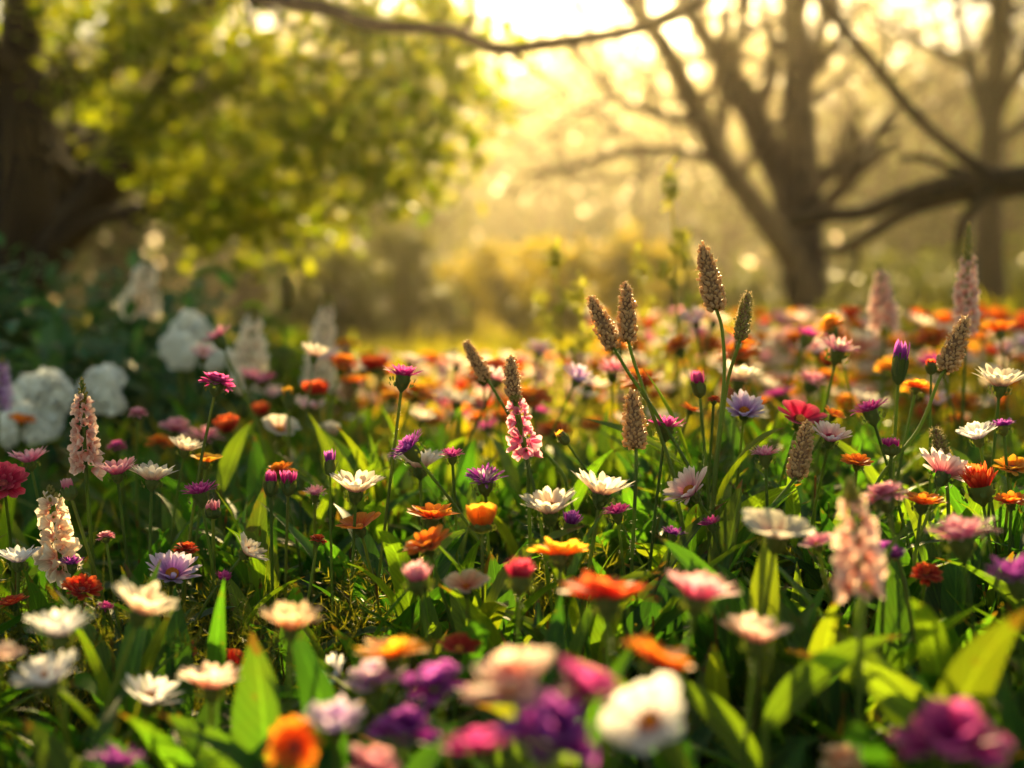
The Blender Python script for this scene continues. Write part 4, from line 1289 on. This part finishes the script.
# ------------------------------------------------------------------ trees
def limb(mb, pts, r0, r1, sides=9, k=6):
    """a limb through the points, tapering from r0 to r1; returns the smooth line and its radii"""
    c = catmull(pts, k)
    r = np.linspace(r0, r1, len(c)) * (1 + .12 * np.sin(np.linspace(0, 9, len(c)) + rng.random() * 6))
    mb.tube(c, r, sides, wob=.22)
    return c, r


def twigs(mb, line, rad, depth, n, length, tips=None, up=.25, lo=.25):
    """branches that leave a limb and branch again"""
    for q in range(n):
        i = int((lo + (1 - lo) * rng.random()) * (len(line) - 2))
        c, r = line[i], rad[i]
        t = nrm(line[i + 1] - line[i])
        dv = nrm(rng.normal(0, 1, 3))
        dv = nrm(dv - (dv @ t) * t)
        dv = nrm(t * .75 + dv * .8 + np.array([0, 0, up]))
        L = length * (.6 + .7 * rng.random())
        pts = [c]
        for s in range(4):
            dv = nrm(dv + rng.normal(0, .28, 3) + np.array([0, 0, up * .25]))
            pts.append(pts[-1] + dv * L / 4)
        l2, r2 = limb(mb, pts, r * .55, max(r * .22, .003), 6 if depth > 0 else 5, 4)
        if tips is not None:
            tips.append(l2[-1])
            tips.append(l2[len(l2) // 2])
        if depth > 0:
            twigs(mb, l2, r2, depth - 1, max(2, n // 2), length * .6, tips, up, .2)


def px_line(rows):
    return [at(a, b, c) for a, b, c in rows]


def ground_at(px, d):
    p = at(px, 300, d)
    return np.array([p[0], p[1], float(terrain(p[0], p[1])) - .05])


# the leafy tree on the shaded side
def leafy_tree():
    base = ground_at(16, 6.6)
    root = empty('tree', base, 'big leafy tree with a dark forked trunk and sunlit yellow green leaves', 'tree')
    mb = MB()
    limbs = []
    limbs.append(limb(mb, [base] + px_line([(14, 300, 6.6), (22, 200, 6.6), (18, 80, 6.6), (30, -60, 6.6), (10, -260, 6.6), (30, -460, 6.5)]), .16, .07, 12))
    limbs.append(limb(mb, px_line([(22, 300, 6.55), (62, 240, 6.4), (100, 190, 6.2), (150, 120, 6.0), (190, 40, 5.8), (240, -80, 5.6), (270, -250, 5.6)]), .11, .03))
    limbs.append(limb(mb, px_line([(20, 270, 6.6), (60, 215, 6.8), (78, 150, 7.0), (110, 60, 7.2), (170, -60, 7.3), (220, -260, 7.3)]), .10, .03))
    limbs.append(limb(mb, px_line([(36, 262, 6.5), (90, 222, 6.2), (150, 208, 5.9), (215, 196, 5.6), (290, 190, 5.3), (350, 170, 5.1)]), .05, .008))
    limbs.append(limb(mb, px_line([(150, 120, 6.0), (215, 95, 5.8), (300, 60, 5.5), (370, 110, 5.3), (420, 150, 5.1), (455, 165, 5.0)]), .04, .006))
    limbs.append(limb(mb, px_line([(110, 60, 7.2), (200, 20, 6.8), (300, -50, 6.4), (400, -30, 6.0), (450, 20, 5.8)]), .05, .008))
    limbs.append(limb(mb, px_line([(18, 80, 6.6), (-60, 20, 6.2), (-160, -60, 5.9), (-260, -90, 5.6)]), .08, .02))
    limbs.append(limb(mb, px_line([(175, 0, 5.9), (195, 40, 5.6), (205, 80, 5.4), (213, 95, 5.3)]), .02, .006))
    for l, r in limbs[1:]:
        twigs(mb, l, r, 1, 7, .55, None, .05)
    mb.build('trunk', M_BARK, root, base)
    # the long bare bough that reaches over the meadow
    bb = MB()
    l, r = limb(bb, px_line([(60, -160, 6.6), (170, -80, 5.0), (235, -20, 3.9), (280, 0, 3.5), (330, 10, 3.3), (365, 24, 3.2), (420, 28, 3.1), (455, 33, 3.05), (500, 49, 3.0), (560, 42, 3.0), (620, 33, 3.0), (672, 18, 3.0), (715, -6, 3.0)]), .026, .009)
    twigs(bb, l[30:60], r[30:60], 0, 4, .16, None, .1)
    bb.build('bough', M_BARKPALE, root, base)
    # leaves
    poly = [(-160, -300), (240, -300), (420, -60), (470, 20), (466, 150), (425, 178), (330, 222), (235, 250), (190, 225), (150, 160), (80, 120), (-20, 110), (-160, 150)]

    def inside(x, y):
        c = False
        j = len(poly) - 1
        for i in range(len(poly)):
            xi, yi = poly[i]
            xj, yj = poly[j]
            if (yi > y) != (yj > y) and x < (xj - xi) * (y - yi) / (yj - yi) + xi:
                c = not c
            j = i
        return c
    P = []
    crng = np.random.default_rng(3)
    while len(P) < 330:
        x, y = crng.uniform(-160, 480), crng.uniform(-420, 255)
        if not inside(x, y):
            continue
        # openings where the sky shows
        if (185 < x < 300 and -10 < y < 60 and crng.random() < .75) or (95 < x < 140 and 50 < y < 95 and crng.random() < .8) or (300 < x < 470 and y < 60 and crng.random() < .45):
            continue
        if x < 95 and crng.random() < .45:
            continue
        d = (7.1 if x < 95 else 6.3) - 1.5 * max(0, min(1, x / 460)) + crng.normal(0, .4)
        P.append(at(x, y, d))
    P = np.array(P)
    n = 16000
    i = rng.integers(0, len(P), n)
    p = P[i] + rng.normal(0, .105, (n, 3)) * np.array([1, 1, .7])
    lb = MB()
    leaves(lb, p, rng.random(n) * 6.28, -.25 + rng.normal(0, .45, n), .062 * (.6 + .8 * rng.random(n)), .040 * (.6 + .8 * rng.random(n)), .5 * rng.random(n), n=4, fold=.25)
    lb.build('crown', M_TREELEAF, root, base)
    # low hanging sprays
    return root


leafy_tree()


def bare_tree(base, rows, radii, label, mat=M_BARKPALE, nt=7, tl=.9, depth=2, group='bare trees'):
    root = empty('bare_tree', base, label, 'tree', group)
    tr, tw = MB(), MB()
    for q, (r0, r1) in zip(rows, radii):
        l, r = limb(tr, q, r0, r1, 10)
        twigs(tw, l, r, depth, nt, tl, None, .15, .35)
    tr.build('trunk', mat, root, base)
    tw.build('branches', mat, root, base)
    return root


D = 8.0
b1 = ground_at(806, D)
bare_tree(b1, [
    [b1] + px_line([(806, 310, D), (802, 270, D), (800, 200, D), (798, 120, D), (795, 40, D), (793, -60, D), (800, -200, D), (790, -380, D)]),
    px_line([(803, 268, D), (785, 245, D - .1), (755, 205, D - .2), (722, 160, D - .3), (694, 105, D - .4), (668, 55, D - .5), (632, -5, D - .6), (600, -90, D - .7)]),
    px_line([(800, 235, D), (782, 180, D + .2), (755, 120, D + .3), (728, 70, D + .4), (700, 30, D + .5), (668, -30, D + .6), (640, -120, D + .6)]),
    px_line([(735, 85, D + .35), (738, 40, D + .3), (748, -10, D + .3), (752, -120, D + .3)]),
    px_line([(745, 192, D - .25), (720, 165, D - .4), (680, 152, D - .6), (620, 153, D - .8), (570, 168, D - .9), (520, 176, D - 1)]),
    px_line([(698, 112, D - .4), (690, 122, D - .5), (640, 108, D - .6), (600, 85, D - .7), (568, 45, D - .8)]),
    px_line([(797, 90, D), (815, 45, D + .1), (840, -10, D + .2), (870, -100, D + .3)]),
], [(.135, .055), (.09, .035), (.10, .04), (.045, .02), (.035, .012), (.03, .012), (.045, .02)],
    'large bare tree with a low fork and spreading brown limbs', nt=7, tl=.9, depth=2)

D = 10.0
b2 = ground_at(990, D)
bare_tree(b2, [
    [b2] + px_line([(990, 300, D), (988, 240, D), (990, 150, D), (997, 60, D), (1003, -20, D), (1010, -140, D), (1000, -320, D)]),
    px_line([(992, 140, D), (975, 80, D + .2), (960, 20, D + .4), (945, -60, D + .5)]),
    px_line([(995, 110, D), (1020, 70, D - .2), (1050, 20, D - .3), (1070, -60, D - .4)]),
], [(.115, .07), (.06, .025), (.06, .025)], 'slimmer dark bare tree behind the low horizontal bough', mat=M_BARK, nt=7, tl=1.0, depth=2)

# a tree whose trunk stands outside the picture and whose boughs reach in
b3 = ground_at(1240, 5.0)
bare_tree(b3, [
    [b3] + px_line([(1240, 330, 5), (1225, 240, 5), (1230, 120, 5), (1220, -60, 5), (1240, -300, 5)]),
    px_line([(1226, 225, 5), (1150, 195, 5), (1080, 182, 5), (1020, 179, 5), (960, 184, 5.05), (905, 197, 5.1), (865, 212, 5.2), (825, 216, 5.3), (790, 222, 5.4)]),
    px_line([(1080, 184, 5), (1010, 190, 5.1), (950, 200, 5.2), (900, 216, 5.3), (868, 236, 5.4), (840, 250, 5.5), (815, 255, 5.6)]),
    px_line([(1000, 182, 5), (978, 168, 5), (930, 130, 5), (890, 85, 4.95), (858, 45, 4.9), (822, 2, 4.85), (790, -50, 4.8)]),
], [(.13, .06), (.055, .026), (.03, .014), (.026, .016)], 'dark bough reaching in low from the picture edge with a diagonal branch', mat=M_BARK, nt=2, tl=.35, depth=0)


def far_tree(px, d, top, w, label, bare=False, leafn=1500, mat=None, lean=0.0, group='hazy trees at the edge of the wood', trunk=.24, low=.25):
    b = ground_at(px, d)
    root = empty('tree', b, label, 'tree', group)
    t = at(px + lean, top, d)
    H = t[2] - b[2]
    W = .5 * w * d / FOC
    mb, tips = MB(), []
    mid = .5 * (b + t) + rng.normal(0, .02 * H, 3)
    l, r = limb(mb, [b, .6 * b + .4 * mid, mid, .4 * mid + .6 * t, t], trunk, trunk * .25, 9)
    for q in range(9 if bare else 6):
        i = int((.3 + .6 * rng.random()) * (len(l) - 2))
        a = rng.random() * 6.28
        e = l[i] + np.array([math.cos(a) * W * .9, math.sin(a) * W * .9, W * (.5 + .8 * rng.random())])
        l2, r2 = limb(mb, [l[i], l[i] + (e - l[i]) * .4 + np.array([0, 0, .1]), e], r[i] * .5, r[i] * .12, 6)
        twigs(mb, l2, r2, 1 if bare else 0, 6 if bare else 3, W * .7, tips, .2, .2)
    mb.build('trunk', M_BARKPALE, root, b)
    lb = MB()
    nc = 40
    v = rng.normal(0, 1, (nc, 3))
    v = nrm(v) * (rng.random((nc, 1)) ** .4)
    cc = b + np.array([0, 0, H * (low + (1 - low) * .5)]) + v * np.array([W, W, H * (1 - low) * .52])
    i = rng.integers(0, nc, leafn)
    p = cc[i] + rng.normal(0, .14 * W, (leafn, 3))
    p[:, 2] = np.maximum(p[:, 2], b[2] + .1)
    s = .10 * W + .05
    leaves(lb, p, rng.random(leafn) * 6.28, rng.normal(0, .6, leafn), s * (.5 + .8 * rng.random(leafn)), s * .6 * (.5 + .8 * rng.random(leafn)), .5 * rng.random(leafn), n=3, fold=.3)
    lb.build('crown', mat or M_FARLEAF, root, b)


# the hazy edge of the wood
far_tree(108, 13, 90, 200, 'olive tree glimpsed between the leafy tree\'s stems', leafn=1800)
far_tree(250, 17, 120, 240, 'round olive tree in shade under the leafy boughs', leafn=2000)
far_tree(345, 22, 130, 200, 'hazy olive tree right of the shaded one', leafn=1800)
far_tree(405, 26, 165, 150, 'hazy round tree at the bright gap\'s edge', leafn=1500)
far_tree(560, 46, 205, 90, 'small glowing tree in the middle of the bright gap', leafn=1000)
far_tree(905, 30, 110, 260, 'hazy brownish tree behind the large bare tree', leafn=1300, bare=True)
far_tree(1010, 26, 140, 260, 'golden brown tree behind the slim dark trunk', leafn=1700, bare=True)
far_tree(725, 34, 130, 220, 'misty grey green tree left of the large bare tree', leafn=1300, bare=True)
far_tree(840, 38, 60, 200, 'tall misty tree with thin twigs against the pale sky', leafn=500, bare=True)
far_tree(945, 34, 40, 220, 'tall misty bare tree between the two dark trunks', leafn=450, bare=True)
far_tree(640, 50, 90, 120, 'slender tree fading into the sun glow', leafn=400, bare=True)
far_tree(540, 58, 70, 110, 'faint bare tree standing in the sun glow', leafn=300, bare=True)
far_tree(470, 52, 110, 110, 'faint slim tree left of the sun glow', leafn=500, bare=True)


def bush(px, d, top, w, label, n=1300, mat=None):
    b = ground_at(px, d)
    root = empty('bush', b, label, 'bush', 'golden bushes at the meadow\'s far end')
    t = at(px, top, d)
    H = t[2] - b[2]
    W = .5 * w * d / FOC
    st = MB()
    for j in range(7):
        a = rng.random() * 6.28
        e = b + np.array([math.cos(a) * W * .6, math.sin(a) * W * .6, H * .7])
        limb(st, [b, .5 * (b + e) + np.array([0, 0, .1]), e], .03, .008, 5, 4)
    st.build('trunk', M_BARKPALE, root, b)
    nc = 26
    v = nrm(rng.normal(0, 1, (nc, 3))) * (rng.random((nc, 1)) ** .4)
    cc = b + np.array([0, 0, H * .5]) + v * np.array([W, W * .8, H * .45])
    i = rng.integers(0, nc, n)
    p = cc[i] + rng.normal(0, .15 * W, (n, 3))
    p[:, 2] = np.maximum(p[:, 2], b[2] + .06)
    s = .09 * W + .05
    lb = MB()
    leaves(lb, p, rng.random(n) * 6.28, rng.normal(.3, .5, n), s * (.6 + .8 * rng.random(n)), s * .5 * (.6 + .8 * rng.random(n)), .5 * rng.random(n), n=3, fold=.3)
    lb.build('crown', mat or M_BUSHLEAF, root, b)


bush(600, 11, 216, 130, 'tallest golden bush glowing behind the pale weeds', 3000)
bush(520, 12.5, 236, 120, 'golden bush left of the tallest one', 2600)
bush(455, 14, 262, 100, 'low golden bush at the end of the bright meadow strip', 2400)
bush(662, 13, 245, 110, 'dim bush right of the tallest golden one', 2400)
bush(402, 12, 222, 110, 'shaded olive bush under the tip of the leafy boughs', 2600, M_FARLEAF)
bush(330, 11, 236, 130, 'shaded olive bush behind the creamy spikes', 2600, M_FARLEAF)
bush(726, 13, 258, 130, 'grey green bush left of the large bare trunk', 2400, M_FARLEAF)
bush(880, 14, 262, 150, 'grey green bush between the two bare trunks', mat=M_FARLEAF)
bush(960, 12, 255, 150, 'green bush in front of the slim dark trunk', mat=M_FARLEAF)
bush(1040, 11, 240, 150, 'green bush at the picture edge behind the far flowers', mat=M_FARLEAF)


# the wood beyond, one mass
def wood():
    mb = MB()
    n = 56000
    px = rng.uniform(-500, 1500, n)
    d = rng.uniform(62, 85, n)
    top = np.interp(px, [-500, 0, 380, 440, 500, 620, 680, 760, 1100, 1500], [20, 20, 30, 30, 55, 60, 50, 45, 40, 20])
    x = (px - 512) / FOC * d
    hmax = .5 + (300 - top) * d / FOC + 1.2 * np.sin(px * .045) + .8 * np.sin(px * .11)
    z = hmax * (1 + .25 * np.sin(px * .21 + d) * np.sin(px * .083)) * rng.random(n) ** 1.15
    p = np.stack([x, d, z], 1)
    leaves(mb, p, rng.random(n) * 6.28, rng.normal(0, .6, n), .9 * (.5 + rng.random(n)), .6 * (.5 + rng.random(n)), .4 * rng.random(n), n=3, fold=.3)
    tag(mb.build('distant_wood', M_WOODLEAF), kind='stuff')


wood()
